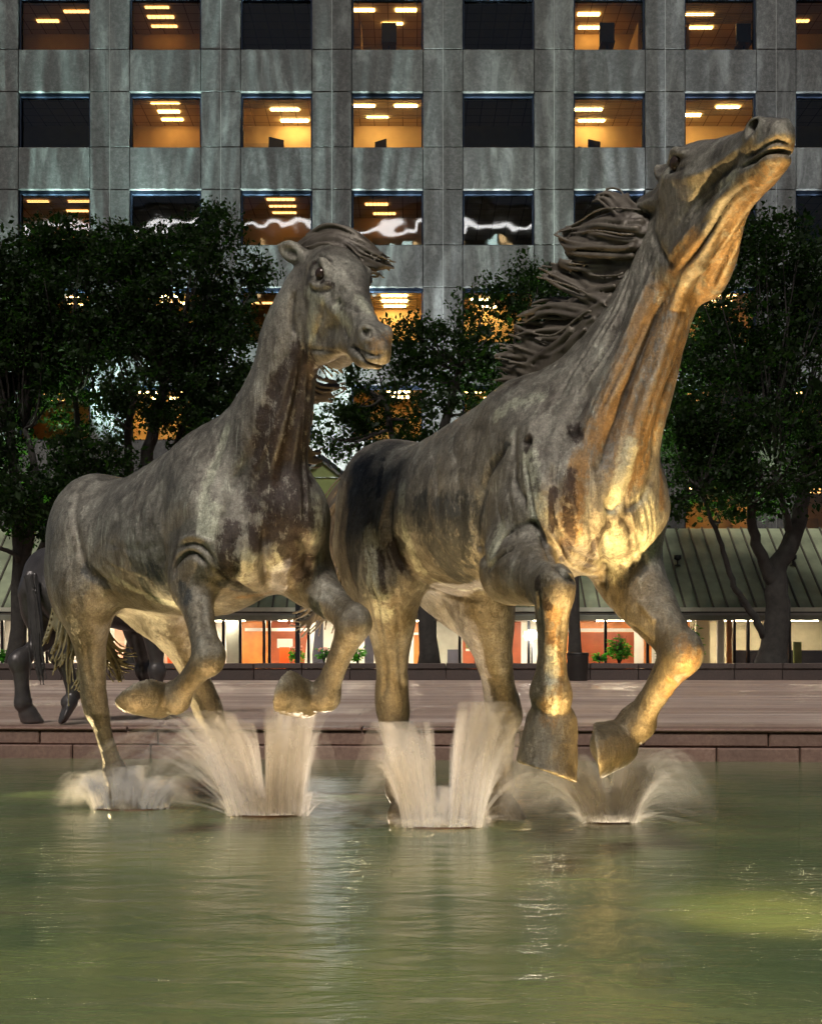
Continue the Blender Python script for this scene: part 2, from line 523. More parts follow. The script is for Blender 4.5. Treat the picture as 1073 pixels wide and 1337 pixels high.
class Sculpt:
    """carves folds, veins and stains along lines seen on the surface"""
    def __init__(s, me):
        s.me = me
        s.v = np.empty(len(me.vertices) * 3, np.float32); me.vertices.foreach_get('co', s.v)
        s.v = s.v.reshape(-1, 3).astype(float)
        s.n = mesh_normals(me)
        polys = np.empty(len(me.loops), np.int32); me.loops.foreach_get('vertex_index', polys)
        nq = len(me.polygons)
        s.bvh = BVHTree.FromPolygons([tuple(x) for x in s.v], [tuple(p.vertices) for p in me.polygons])
        s.disp = np.zeros(len(s.v)); s.col = {}
    def hit(s, px, py):
        d = Vector(P(px, py, 1.0) - np.array([0, 0, CAMZ])).normalized()
        r = s.bvh.ray_cast(Vector((0, 0, CAMZ)), d)
        return None if r[0] is None else np.array(r[0])
    def line(s, pts, sub=4):
        pts = catmull(np.array(pts, float), sub) if len(pts) > 2 else np.array(pts, float)
        h = [s.hit(*p) for p in pts]
        return [p for p in h if p is not None]
    def dist(s, h):
        best = np.full(len(s.v), 9.0)
        h = np.array(h)
        m = np.all((s.v > h.min(0) - .4) & (s.v < h.max(0) + .4), axis=1)
        vv = s.v[m]; b = np.full(len(vv), 9.0); tt = np.zeros(len(vv))
        n = max(1, len(h) - 1)
        if len(h) == 1:
            b = np.linalg.norm(vv - h[0], axis=1)
        for i in range(len(h) - 1):
            ab = h[i + 1] - h[i]
            L2 = ab @ ab + 1e-12
            if L2 > .09: continue
            t = np.clip((vv - h[i]) @ ab / L2, 0, 1)
            d = np.linalg.norm(vv - h[i] - t[:, None] * ab, axis=1)
            c = d < b; b[c] = d[c]; tt[c] = (i + t[c]) / n
        best[m] = b
        T = np.zeros(len(s.v)); T[m] = tt
        return best, T
    def stroke(s, pts, amp, w, taper=True, sub=4, d3=None):
        """amp > 0 raises, < 0 carves; w half width in metres"""
        h = d3 if d3 is not None else s.line(pts, sub)
        if len(h) < 2: return
        d, t = s.dist(h)
        f = np.exp(-(d / w) ** 2)
        if taper: f *= np.clip(np.minimum(t, 1 - t) * 5 + .15, 0, 1)
        s.disp += amp * f
    def blob(s, px, py, amp, w):
        h = s.hit(px, py)
        if h is None: return
        d = np.linalg.norm(s.v - h, axis=1)
        s.disp += amp * np.exp(-(d / w) ** 2)
    def paint(s, name, pts, w, val=1.0, sub=4, soft=1.0):
        h = s.line(pts, sub) if len(pts) > 1 else [s.hit(*pts[0])]
        h = [p for p in h if p is not None]
        if not h: return
        d, t = s.dist(h)
        c = s.col.setdefault(name, np.zeros(len(s.v)))
        f = np.clip((w * 1.5 - d) / (w * 1.5 * soft), 0, 1) * val
        np.maximum(c, f, out=c)
    def grain(s, amp=.006):
        """hand-modelled unevenness of the cast surface"""
        from mathutils import noise as mn
        f = np.array([mn.noise((x * 6, y * 6, z * 5)) + .55 * mn.noise((x * 17, y * 17, z * 11)) + .4 * mn.noise((x * 38, y * 38, z * 20)) for x, y, z in s.v.tolist()])
        s.disp += amp * f
    def apply(s):
        v = s.v + s.n * s.disp[:, None]
        s.me.vertices.foreach_set('co', v.astype(np.float32).ravel())
        for k, c in s.col.items():
            a = s.me.attributes.new(k, 'FLOAT', 'POINT')
            a.data.foreach_set('value', c.astype(np.float32))
        s.me.update()

def hair_mesh(name, rows, mat, seed=0, n=7, vox=.0078, wave=.6, fuse=.009, bundle=1.45):
    """cast hair: strands laid side by side along each lock and fused into carved masses"""
    r = random.Random(seed)
    paths = []; cores = []
    for j, (pts, w) in enumerate(rows):
        base = [P(*p) for p in pts]
        base = [base[0] + (base[0] - base[1]) * .2] + base
        cur = catmull(np.array(base), 6); m = len(cur)
        u = None; ph0 = r.uniform(0, 6.28)
        frames = []
        for i in range(m):
            t = nrm(cur[min(i + 1, m - 1)] - cur[max(i - 1, 0)])
            if u is None: u = np.cross((.15, -.97, .1), t)
            u = nrm(u - t * (u @ t)); frames.append((u.copy(), np.cross(t, u)))
        core = [cur[i] + frames[i][0] * w * wave * .8 * math.sin(5.5 * i / (m - 1) + ph0) * (i / (m - 1)) ** .7 for i in range(int(m * .74))]
        cores.append((core, [w * .34 * (1 - .55 * (i / m) ** 2) for i in range(len(core))], [w * 1.02 * (1 - .62 * (i / m) ** 1.4) for i in range(len(core))]))
        for k in range(n + n // 2):
            thin = k >= n
            a = ((k / (n - 1) - .5) * 2 if not thin else r.uniform(-1.25, 1.25)) + r.uniform(-.12, .12); b = r.uniform(-.45, .45) * (1 - .3 * a * a) * (1.8 if thin else 1)
            ph = ph0 + a * .9 + r.uniform(-.4, .4); end = r.uniform(.84, 1.0); fq = r.uniform(4.5, 6.5); curl = r.uniform(-1, 1)
            q, rad = [], []
            for i in range(m):
                s_ = i / (m - 1)
                if s_ > end and len(q) > 3: break
                uu, vv = frames[i]
                conv = bundle * (1 - .55 * s_ * s_)
                off = uu * (a * conv * w + w * wave * math.sin(fq * s_ + ph) * s_ ** .7 + curl * w * .8 * s_ ** 3) + vv * (b * conv * w + .3 * w * math.sin(fq * s_ + ph + 1.5) * s_)
                q.append(cur[i] + off)
                rad.append(max(.006, w * (.13 if thin else .25) * (1 - .70 * (s_ / end) ** 3)))
            paths.append((q, rad))
    allp = np.vstack([np.array(q) for q, _ in paths])
    f = Field(allp.min(0) - .1, allp.max(0) + .1, vox)
    for q, ra, rb in cores:
        f.chain(q, ra, rb, (.1, -1, .1), k=.02, sub=1)
    for q, rad in paths:
        f.chain(q, rad, rad, (.1, -1, .1), k=fuse, sub=1)
    v, t, q = f.polygons()
    a, b, c = v[q[:, 0]], v[q[:, 1]], v[q[:, 2]]
    me = bpy.data.meshes.new(name)
    loops = np.concatenate([q.ravel(), t.ravel()]) if len(t) else q.ravel()
    me.vertices.add(len(v)); me.vertices.foreach_set('co', v.astype(np.float32).ravel())
    me.loops.add(len(loops)); me.loops.foreach_set('vertex_index', loops.astype(np.int32))
    nq, nt_ = len(q), len(t)
    me.polygons.add(nq + nt_); me.polygons.foreach_set('loop_start', np.concatenate([np.arange(nq) * 4, nq * 4 + np.arange(nt_) * 3]).astype(np.int32))
    me.update(calc_edges=True); me.validate()
    me.polygons.foreach_set('use_smooth', np.ones(nq + nt_, bool))
    bm = bmesh.new(); bm.from_mesh(me); bmesh.ops.recalc_face_normals(bm, faces=bm.faces); bm.to_mesh(me); bm.free()
    me.materials.append(mat)
    return me
# ------------------------------------------------------------------ the two running horses in the pool
VOX = 0.0112

def horse_a():
    S = 2.15
    h = Horse((-1.39, 6.70), math.radians(50), S, (-2.55, 4.65, -.16), (-.05, 8.15, 3.2), VOX, pitch=math.radians(5))
    h.trunk()
    el = P(250, 758, 5.98); kn = J(el, 272, 858, .52); fe = J(kn, 229, 912, .38, False); pa = J(fe, 207, 914, .13, False); to = J(pa, 190, 907, .12, True)
    h.foreleg(-1, el, kn, fe, pa, to, (-.50, .30, .80), fa=.66, ca=.98, arm=.9)
    el = P(404, 756, 6.15); kn = J(el, 461, 814, .53); fe = J(kn, 424, 908, .44, False); pa = J(fe, 398, 914, .13, False); to = J(pa, 378, 906, .12, True)
    h.foreleg(1, el, kn, fe, pa, to, (-.88, .30, .30), fa=.78, arm=1.0)
    st = P(112, 770, 6.95); ho = J(st, 125, 918, .74, False); fe = J(ho, 150, 1008, .50, False); pa = J(fe, 160, 1044, .18, True); to = pa + nrm([.45, -.45, -1]) * .14
    h.hindleg(-1, st, ho, fe, pa, to, (0, 0, -1), ca=.86, ga=.85)
    st = P(222, 792, 7.05); ho = J(st, 270, 922, .68, False); fe = J(ho, 308, 1010, .52, False); pa = J(fe, 322, 1042, .17, True); to = pa + nrm([.45, -.45, -1]) * .14
    h.hindleg(1, st, ho, fe, pa, to, (0, 0, -1), ga=.9)
    h.neck([(P(305, 650, 6.2), .26, .42), (P(343, 580, 5.98), .20, .305), (P(366, 510, 5.86), .155, .222), (P(378, 440, 5.78), .125, .18), (P(402, 385, 5.72), .12, .155), (P(416, 358, 5.72), .105, .125)])
    h.F.ball(P(383, 675, 5.95), (.19, .22, .22), k=.12)
    h.F.blur()
    h.all_hooves()
    poll = P(426, 352, 5.72); mz = J(poll, 500, 450, .93)
    h.head(poll, mz, g=1.08, jaw=1.34, mouth_open=-.036, lip=-.05)
    h.ear(P(396, 336, 5.68), P(361, 320, 5.74), .050, np.array([-.1, -1, -.5]))
    h.ear(P(452, 334, 5.82), P(500, 342, 5.95), .058, np.array([.5, -.8, .3]))
    return h

def horse_b():
    S = 2.22
    h = Horse((.375, 6.10), math.radians(60), S, (-.85, 4.1, -.16), (1.75, 7.75, 3.55), VOX, pitch=math.radians(6), lift=.07)
    h.trunk()
    el = P(668, 738, 5.32); kn = J(el, 722, 768, .58); fe = J(kn, 719, 908, .46, False); pa = J(fe, 720, 945, .13, False); to = J(pa, 712, 1008, .21, True)
    h.foreleg(-1, el, kn, fe, pa, to, (-.34, -.05, -.94), hf=1.12)
    el = P(818, 748, 5.55); kn = J(el, 889, 852, .58); fe = J(kn, 830, 945, .46, False); pa = J(fe, 802, 972, .13, False); to = J(pa, 778, 979, .13, True)
    h.foreleg(1, el, kn, fe, pa, to, (-.95, .15, -.12), hf=1.12)
    st = P(510, 755, 6.4); ho = J(st, 512, 918, .80, False); fe = J(ho, 522, 1030, .53, False); pa = J(fe, 528, 1064, .17, True); to = pa + nrm([.45, -.5, -1]) * .13
    h.hindleg(-1, st, ho, fe, pa, to, (0, 0, -1), ca=1.08)
    st = P(628, 775, 6.6); ho = J(st, 657, 925, .72, False); fe = J(ho, 652, 1020, .50, False); pa = J(fe, 654, 1056, .17, True); to = pa + nrm([.45, -.5, -1]) * .13
    h.hindleg(1, st, ho, fe, pa, to, (0, 0, -1), ca=1.08)
    h.neck([(P(735, 615, 5.45), .27, .46), (P(783, 535, 5.35), .23, .37), (P(824, 455, 5.28), .185, .275), (P(856, 385, 5.22), .155, .225), (P(878, 315, 5.2), .14, .20)])
    h.F.blur()
    h.all_hooves()
    poll = P(886, 264, 5.2); mz = J(poll, 1020, 160, .96)
    h.head(poll, mz, g=1.2, jaw=1.32, mouth_open=-.034, lip=.02)
    h.ear(P(858, 262, 5.12), P(830, 262, 5.25), .055, np.array([-.2, -1, .2]))
    h.ear(P(880, 235, 5.35), P(856, 216, 5.5), .055, np.array([-.2, -1, .2]))
    return h

MANE_B = [
    ([(824, 284, 5.22), (803, 268, 5.3), (795, 258, 5.35), (781, 257, 5.42)], .035),
    ([(828, 276, 5.22), (815, 262, 5.28), (808, 255, 5.35)], .030),
    ([(829, 296, 5.2), (788, 289, 5.3), (759, 297, 5.42), (724, 306, 5.52)], .050),
    ([(825, 314, 5.22), (777, 312, 5.34), (745, 314, 5.44), (730, 305, 5.5)], .056),
    ([(820, 334, 5.25), (777, 336, 5.36), (752, 331, 5.44), (740, 322, 5.5)], .054),
    ([(814, 352, 5.27), (777, 354, 5.38), (756, 347, 5.44), (743, 333, 5.5)], .050),
    ([(808, 364, 5.28), (780, 364, 5.38), (762, 358, 5.45), (748, 345, 5.5)], .040),
    ([(795, 395, 5.3), (757, 375, 5.42), (728, 360, 5.5), (700, 348, 5.58)], .040),
    ([(798, 385, 5.3), (775, 382, 5.36), (755, 392, 5.45), (742, 400, 5.5)], .045),
    ([(788, 408, 5.32), (745, 404, 5.46), (709, 405, 5.58), (674, 412, 5.7)], .050),
    ([(785, 416, 5.33), (750, 425, 5.46), (709, 428, 5.6), (668, 424, 5.72)], .062),
    ([(776, 430, 5.35), (736, 450, 5.5), (694, 445, 5.63), (660, 440, 5.75)], .064),
    ([(766, 442, 5.38), (727, 464, 5.52), (687, 464, 5.66), (642, 458, 5.8)], .062),
    ([(746, 458, 5.42), (709, 480, 5.58), (676, 480, 5.7), (646, 474, 5.8)], .058),
    ([(727, 474, 5.5), (694, 490, 5.64), (665, 492, 5.76), (648, 486, 5.82)], .05),
]
TAIL_B = [
    ([(484, 622, 6.95), (452, 652, 7.05), (434, 710, 7.12), (424, 770, 7.2), (402, 838, 7.3)], .07),
    ([(482, 628, 6.95), (446, 662, 7.05), (428, 725, 7.1), (416, 790, 7.2), (374, 818, 7.3)], .06),
    ([(488, 625, 6.95), (462, 660, 7.1), (446, 730, 7.2), (438, 790, 7.25), (428, 832, 7.35)], .07),
    ([(480, 640, 6.95), (440, 676, 7.05), (424, 740, 7.1), (414, 800, 7.15), (386, 834, 7.25)], .05),
    ([(476, 650, 6.95), (438, 700, 7.1), (426, 760, 7.15), (406, 805, 7.2), (362, 806, 7.3)], .05),
]
TAIL_A = [
    ([(96, 705, 7.42), (84, 740, 7.62), (84, 795, 7.66), (74, 840, 7.62), (57, 862, 7.6)], .055),
    ([(98, 705, 7.42), (90, 740, 7.62), (92, 805, 7.66), (84, 850, 7.62), (68, 888, 7.58)], .055),
    ([(100, 705, 7.42), (96, 745, 7.64), (104, 815, 7.66), (98, 870, 7.62), (106, 928, 7.58)], .06),
    ([(102, 705, 7.42), (102, 745, 7.64), (112, 815, 7.66), (112, 865, 7.62), (96, 908, 7.55)], .05),
    ([(104, 710, 7.45), (112, 755, 7.7), (132, 815, 7.78), (154, 848, 7.8), (182, 856, 7.8)], .045),
    ([(104, 710, 7.45), (110, 755, 7.7), (128, 820, 7.78), (152, 862, 7.8), (180, 874, 7.8)], .05),
    ([(104, 712, 7.45), (108, 760, 7.7), (124, 830, 7.78), (148, 876, 7.78), (160, 893, 7.76)], .045),
]
MANE_A = [
    ([(398, 440, 6.0), (416, 462, 6.1), (432, 474, 6.2), (444, 492, 6.25)], .035),
    ([(394, 480, 6.02), (412, 502, 6.15), (432, 510, 6.25), (454, 511, 6.35)], .035),
    ([(392, 500, 6.05), (408, 518, 6.15), (424, 522, 6.25), (440, 526, 6.35)], .03),
    ([(384, 570, 6.15), (402, 594, 6.25), (414, 598, 6.3), (424, 596, 6.35)], .03),
]
FORELOCK_A = [
    ([(405, 322, 5.75), (425, 313, 5.66), (452, 320, 5.6), (482, 338, 5.58), (519, 354, 5.62)], .042),
    ([(412, 322, 5.7), (436, 315, 5.62), (466, 328, 5.58), (490, 344, 5.6), (516, 350, 5.66)], .040),
    ([(425, 320, 5.66), (446, 328, 5.58), (462, 345, 5.52), (485, 352, 5.55), (500, 358, 5.6)], .030),
    ([(410, 318, 5.8), (440, 312, 5.75), (470, 322, 5.75), (500, 345, 5.8)], .040),
    ([(396, 330, 5.8), (408, 318, 5.74), (424, 315, 5.68), (440, 322, 5.64)], .035),
]

def sculpt_a(me):
    k = Sculpt(me)
    # grooves and folds on neck, shoulder, chest
    for pts, a, w in [
        ([(398, 462), (388, 520), (376, 580), (362, 640)], -.022, .035), ([(372, 455), (352, 530), (330, 590), (300, 640)], -.014, .04),
        ([(384, 470), (372, 540), (356, 610), (348, 660)], .012, .03), ([(300, 560), (272, 620), (262, 690)], -.012, .03),
        ([(322, 600), (300, 660), (290, 720)], -.012, .03), ([(226, 752), (232, 732), (250, 722), (270, 738)], -.028, .016),
        ([(232, 716), (252, 710), (272, 722), (284, 745)], -.018, .014), ([(236, 706), (256, 700), (280, 712)], .012, .014),
        ([(274, 742), (300, 760), (330, 772)], -.018, .018), ([(346, 690), (343, 730), (350, 768)], -.028, .022),
        ([(300, 700), (310, 760), (340, 782)], -.012, .02), ([(390, 690), (400, 720), (398, 748)], -.02, .025),
        ([(104, 630), (100, 680), (112, 742), (140, 762)], -.018, .028), ([(118, 742), (160, 772), (205, 780)], -.010, .02),
        ([(90, 700), (96, 760), (104, 810)], -.008, .03), ([(150, 640), (156, 690), (160, 740)], -.006, .03),
        ([(180, 635), (186, 690), (188, 750)], -.006, .03), ([(210, 640), (214, 690), (214, 750)], -.006, .03),
        ([(112, 826), (116, 870), (122, 905)], -.010, .02), ([(264, 776), (266, 815), (276, 840)], -.010, .016),
        ([(262, 850), (282, 850)], -.006, .01), ([(422, 768), (448, 796)], -.012, .02), ([(395, 770), (425, 790)], .010, .02),
        # face
        ([(402, 366), (416, 374), (432, 368)], .012, .009), ([(404, 376), (418, 382), (436, 374)], -.010, .008), ([(400, 356), (408, 342), (424, 340), (436, 352)], .016, .010), ([(404, 346), (420, 334), (436, 344)], -.010, .010),
        ([(424, 386), (420, 420), (408, 445)], -.007, .016), ([(440, 366), (462, 384), (480, 404), (488, 420)], .010, .012),
        ([(432, 392), (452, 400), (470, 408)], -.006, .008), ([(446, 400), (450, 430), (456, 448)], -.006, .010), ([(460, 405), (462, 425), (458, 444)], .006, .008),
        ([(384, 380), (380, 410), (384, 440)], -.018, .014), ([(452, 452), (466, 456), (486, 464), (500, 462)], -.014, .008),
        ([(398, 456), (424, 458), (452, 462)], -.010, .008), ([(470, 424), (474, 440), (486, 446)], .008, .008),
    ]: k.stroke(pts, a, w)
    for px, py, a, w in [(318, 734, .045, .10), (366, 722, .035, .09), (250, 640, .02, .14), (180, 700, .015, .18), (90, 680, .02, .14), (404, 700, .02, .08),
                         (430, 386, -.012, .022), (441, 394, -.014, .016), (460, 380, -.006, .03), (410, 410, .012, .06)]:
        k.blob(px, py, a, w)
    D = lambda pts, w, v=1.0: k.paint('dark', pts, w, v)
    D([(396, 472), (394, 540), (388, 620), (384, 680)], .11); D([(370, 500), (366, 580), (356, 650), (352, 690)], .10); D([(346, 540), (340, 600), (334, 660)], .06)
    D([(300, 690), (296, 720), (300, 745)], .06); D([(372, 706), (380, 730)], .05); D([(330, 690), (334, 712)], .04); D([(400, 730), (392, 752)], .05); D([(300, 758), (312, 770)], .04)
    for pts, w in [([(200, 745), (215, 762)], .07), ([(236, 770), (242, 780)], .05), ([(112, 742), (140, 764)], .05), ([(290, 762), (330, 774)], .03)]: k.paint('slate', pts, w)
    for pts, w in [([(272, 668), (276, 690)], .07), ([(318, 728), (314, 752)], .07), ([(364, 716), (360, 735)], .06), ([(410, 650), (412, 700)], .05), ([(296, 560), (270, 640), (262, 700)], .035), ([(345, 600), (330, 640), (345, 660)], .02),
                   ([(150, 755), (200, 782), (240, 792)], .035), ([(410, 400), (405, 440)], .05), ([(440, 400), (455, 430)], .04), ([(470, 390), (486, 410)], .03), ([(402, 380), (420, 392)], .04)]: k.paint('pale', pts, w, .8)
    for pts, w in [([(170, 625), (220, 620)], .10), ([(364, 560), (360, 630)], .035), ([(490, 450), (505, 440)], .05), ([(310, 780), (350, 775)], .04)]: k.paint('rust', pts, w, .7)
    striate(k, [(392, 400), (384, 460), (368, 520), (345, 580), (318, 640)], [(412, 470), (408, 540), (404, 600), (410, 660), (415, 700)], 9, 5, .006, .010)
    striate(k, [(120, 650), (150, 645), (190, 635), (230, 630)], [(130, 740), (170, 760), (210, 770), (225, 740)], 7, 6, .004, .016)
    k.blob(481, 434, -.034, .019); k.blob(418, 356, .004, .03)
    k.paint('dark', [(481, 434)], .024); k.paint('dark', [(420, 368), (434, 372)], .016); k.paint('dark', [(404, 352), (412, 344)], .012)
    k.grain()
    return k

def striate(k, left, right, n, seed, amp, w):
    """long tool-marked folds running between two outlines"""
    r = random.Random(seed)
    for i in range(n):
        f = (i + r.uniform(.2, .8)) / n
        a, b = sorted((r.uniform(0, .45), r.uniform(.55, 1.0)))
        L = catmull(np.array(left, float), 4); R = catmull(np.array(right, float), 4)
        mm = L + (R - L) * f
        m = mm[int(a * (len(mm) - 1)):int(b * (len(mm) - 1)) + 1:3] + np.array([r.uniform(-3, 3), 0])
        if len(m) < 3: continue
        k.stroke([tuple(q) for q in m], -amp * r.uniform(.6, 1.6), w * r.uniform(.7, 1.3), sub=3)
        k.stroke([(q[0] + 4, q[1]) for q in m], amp * r.uniform(.4, 1.2), w * r.uniform(.7, 1.2), sub=3)

def sculpt_b(me):
    k = Sculpt(me)
    for pts, a, w in [
        ([(664, 580), (640, 612), (626, 650), (622, 702), (637, 742)], -.024, .026), ([(672, 566), (672, 626), (688, 658)], -.016, .02),
        ([(690, 545), (700, 600), (712, 650)], .012, .03), ([(642, 726), (660, 700), (692, 682), (704, 698)], -.026, .014),
        ([(650, 714), (672, 692), (698, 676)], .016, .012), ([(636, 745), (652, 726), (672, 714)], -.014, .012),
        ([(702, 684), (720, 732), (750, 757), (792, 764)], -.022, .015), ([(708, 678), (730, 720), (760, 745), (800, 752)], .014, .014),
        ([(716, 672), (742, 712), (772, 732), (806, 738)], -.012, .012), ([(800, 640), (796, 672), (790, 720), (786, 765)], -.03, .025),
        ([(788, 652), (800, 668), (812, 652)], -.016, .014), ([(806, 668), (828, 700), (842, 735)], -.014, .016), ([(812, 690), (826, 725), (820, 760)], -.008, .014),
        ([(508, 640), (508, 690), (520, 730), (552, 764)], -.026, .022), ([(540, 752), (580, 776), (640, 786)], -.010, .014), ([(482, 640), (490, 700), (498, 760)], -.010, .03),
        ([(520, 600), (512, 650), (508, 690)], -.014, .03), ([(566, 575), (572, 640), (582, 720)], -.007, .03), ([(592, 570), (600, 640), (606, 720)], -.007, .03),
        ([(892, 372), (862, 470), (830, 570), (806, 650)], .026, .035), ([(872, 372), (842, 450), (806, 540), (780, 620)], -.030, .028),
        ([(848, 360), (822, 440), (784, 530), (752, 600)], .018, .035), ([(828, 360), (800, 440), (762, 520), (728, 590)], -.022, .03),
        ([(912, 400), (886, 470), (862, 540), (850, 610)], -.024, .022), ([(740, 500), (712, 560), (702, 620)], -.012, .04), ([(852, 612), (838, 650), (812, 668)], -.014, .02),
        ([(720, 600), (730, 650), (748, 700)], -.010, .025), ([(760, 600), (764, 650), (776, 700)], -.010, .02),
        ([(700, 770), (704, 800), (708, 840)], -.008, .012), ([(736, 780), (734, 820), (730, 860)], -.008, .012), ([(706, 896), (734, 894)], .008, .012),
        ([(780, 790), (820, 815), (850, 838)], -.012, .016), ([(830, 780), (860, 815)], .012, .018), ([(500, 830), (504, 880), (500, 915)], -.01, .018), ([(520, 800), (522, 860), (526, 910)], -.008, .016),
        # head
        ([(880, 360), (915, 318), (950, 268), (985, 238)], -.022, .016), ([(898, 372), (932, 332), (968, 280), (1000, 244)], .016, .016),
        ([(926, 378), (950, 335), (980, 285), (1008, 248)], -.020, .012), ([(868, 340), (900, 305), (930, 270), (955, 245)], .014, .018),
        ([(880, 300), (905, 262), (940, 228), (965, 212)], -.014, .018), ([(894, 232), (920, 224), (950, 205), (975, 188)], .010, .014),
        ([(970, 208), (990, 196), (1012, 184), (1036, 190)], -.018, .010), ([(985, 212), (1005, 218), (1025, 215)], -.006, .008),
        ([(870, 226), (882, 222), (896, 216)], -.010, .010), ([(872, 214), (882, 202), (898, 200)], .012, .012), ([(850, 300), (862, 330), (880, 350)], -.014, .02),
    ]: k.stroke(pts, a, w)
    for px, py, a, w in [(689, 578, -.035, .022), (751, 563, -.035, .022), (830, 700, .03, .10), (750, 690, .03, .12), (590, 690, .02, .18), (480, 700, .02, .14), (660, 650, .02, .1), (720, 750, .01, .05), (810, 700, .0, .05)]:
        k.blob(px, py, a, w)
    D = lambda pts, w, v=1.0: k.paint('dark', pts, w, v)
    for pts, w in [([(552, 668), (566, 712), (594, 748)], .12), ([(606, 665), (606, 725)], .10), ([(580, 670), (590, 730)], .12), ([(660, 582), (640, 612)], .03), ([(500, 600), (494, 650)], .022), ([(634, 640), (624, 690)], .035),
                   ([(836, 742), (812, 762)], .04), ([(770, 770), (790, 765)], .025)]: k.paint('slate', pts, w)
    for pts, w in [([(512, 712), (522, 740)], .05), ([(745, 620), (742, 680), (736, 725)], .035), ([(792, 690), (772, 716), (768, 740)], .03), ([(722, 640), (722, 690)], .02), ([(750, 556), (752, 572)], .035), ([(689, 574), (690, 584)], .03),
                   ([(496, 720), (500, 770)], .03), ([(700, 760), (712, 790)], .03)]: D(pts, w)
    for pts, w in [([(690, 590), (696, 640), (704, 676)], .05), ([(800, 700), (800, 745)], .07), ([(842, 660), (840, 720)], .08), ([(820, 580), (806, 640), (800, 664)], .045), ([(484, 700), (490, 760), (500, 800)], .07), ([(524, 640), (530, 700), (550, 745)], .045),
                   ([(860, 430), (826, 520)], .03), ([(655, 690), (640, 730)], .05), ([(566, 756), (600, 770), (626, 768)], .015), ([(760, 720), (775, 760)], .04), ([(720, 850), (720, 930)], .03), ([(934, 250), (960, 228)], .035), ([(650, 540), (700, 520)], .05)]: k.paint('pale', pts, w, .85)
    for pts, w in [([(905, 392), (880, 460), (846, 540), (820, 610)], .13), ([(860, 390), (820, 480), (780, 570)], .09), ([(930, 360), (970, 290), (1005, 240)], .10), ([(1005, 225), (1025, 215)], .10), ([(880, 345), (905, 320)], .07), ([(760, 600), (750, 650), (742, 700)], .06),
                   ([(896, 840), (902, 860), (880, 900)], .06), ([(862, 620), (864, 660)], .03), ([(722, 800), (722, 880), (716, 940)], .04)]: k.paint('rust', pts, w)
    striate(k, [(838, 300), (812, 370), (784, 430), (735, 500), (700, 570)], [(918, 390), (896, 450), (874, 510), (856, 580), (850, 630)], 17, 7, .008, .010)
    striate(k, [(706, 640), (716, 690), (735, 730), (760, 755)], [(850, 630), (856, 680), (848, 725), (830, 750)], 15, 8, .006, .009)
    striate(k, [(860, 330), (890, 285), (925, 250), (955, 230)], [(935, 370), (965, 320), (992, 270), (1010, 240)], 9, 9, .006, .008)
    striate(k, [(648, 560), (630, 620), (628, 680), (640, 720)], [(700, 540), (690, 600), (700, 650), (706, 690)], 7, 10, .005, .010)
    striate(k, [(460, 700), (468, 760), (486, 810), (492, 880)], [(504, 700), (520, 750), (530, 810), (530, 880)], 7, 11, .005, .012)
    k.blob(985, 162, -.028, .018); k.paint('dark', [(985, 162)], .024)
    k.grain()
    return k

# ------------------------------------------------------------------ materials of the place
def mat_concrete():
    m, nt, bs, out = nodes_of('facade_concrete')
    geo = N(nt, 'NewGeometry'); oi = N(nt, 'ObjectInfo')
    pos = geo.outputs['Position']
    fine = noise(nt, pos, 7.0, 8, .85)
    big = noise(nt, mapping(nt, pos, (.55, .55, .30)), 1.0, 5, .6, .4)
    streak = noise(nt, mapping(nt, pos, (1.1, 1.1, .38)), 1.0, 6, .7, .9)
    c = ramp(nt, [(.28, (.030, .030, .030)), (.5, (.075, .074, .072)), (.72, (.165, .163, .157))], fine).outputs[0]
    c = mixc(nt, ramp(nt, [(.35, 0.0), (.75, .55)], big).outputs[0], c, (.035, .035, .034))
    c = mixc(nt, ramp(nt, [(.50, 0.0), (.72, .55)], streak).outputs[0], c, (.24, .245, .235))  # weather streaks, their pale blotches imitating rippling light on the facade
    c = mixc(nt, 1.0, c, ramp(nt, [(0, .86), (1, 1.08)], oi.outputs['Random']).outputs[0], 'MULTIPLY')
    nt.links.new(c, bs.inputs['Base Color'])
    bs.inputs['Roughness'].default_value = .85
    nt.links.new(bump(nt, noise(nt, pos, 30, 5, .7), .5, .01), bs.inputs['Normal'])
    return m

def mat_granite(name, a, b, sc=14.0, rough=.55, streaky=False, wet=0.0):
    m, nt, bs, out = nodes_of(name)
    geo = N(nt, 'NewGeometry'); oi = N(nt, 'ObjectInfo'); pos = geo.outputs['Position']
    f = noise(nt, pos, sc, 6, .7); g = noise(nt, pos, 1.3, 5, .6)
    c = ramp(nt, [(.3, a), (.7, b)], f).outputs[0]
    c = mixc(nt, ramp(nt, [(.4, 0.0), (.75, .55)], g).outputs[0], c, tuple(x * .55 for x in a))
    if streaky:
        s = noise(nt, mapping(nt, pos, (.25, 3.2, 1)), 1.0, 5, .65)
        c = mixc(nt, ramp(nt, [(.50, 0.0), (.72, .6)], s).outputs[0], c, tuple(min(1, x * 1.5) for x in b))
        s2 = noise(nt, mapping(nt, pos, (.12, 1.6, 1), (3, 5, 0)), 1.0, 4, .6)
        c = mixc(nt, ramp(nt, [(.52, 0.0), (.72, .7)], s2).outputs[0], c, tuple(x * .5 for x in a))
    c = mixc(nt, 1.0, c, ramp(nt, [(0, .80), (1, 1.1)], oi.outputs['Random']).outputs[0], 'MULTIPLY')
    nt.links.new(c, bs.inputs['Base Color'])
    r = ramp(nt, [(.3, max(.05, rough - .2)), (.7, min(1, rough + .12))], g).outputs[0]
    nt.links.new(r, bs.inputs['Roughness'])
    nt.links.new(bump(nt, f, .35, .004), bs.inputs['Normal'])
    return m

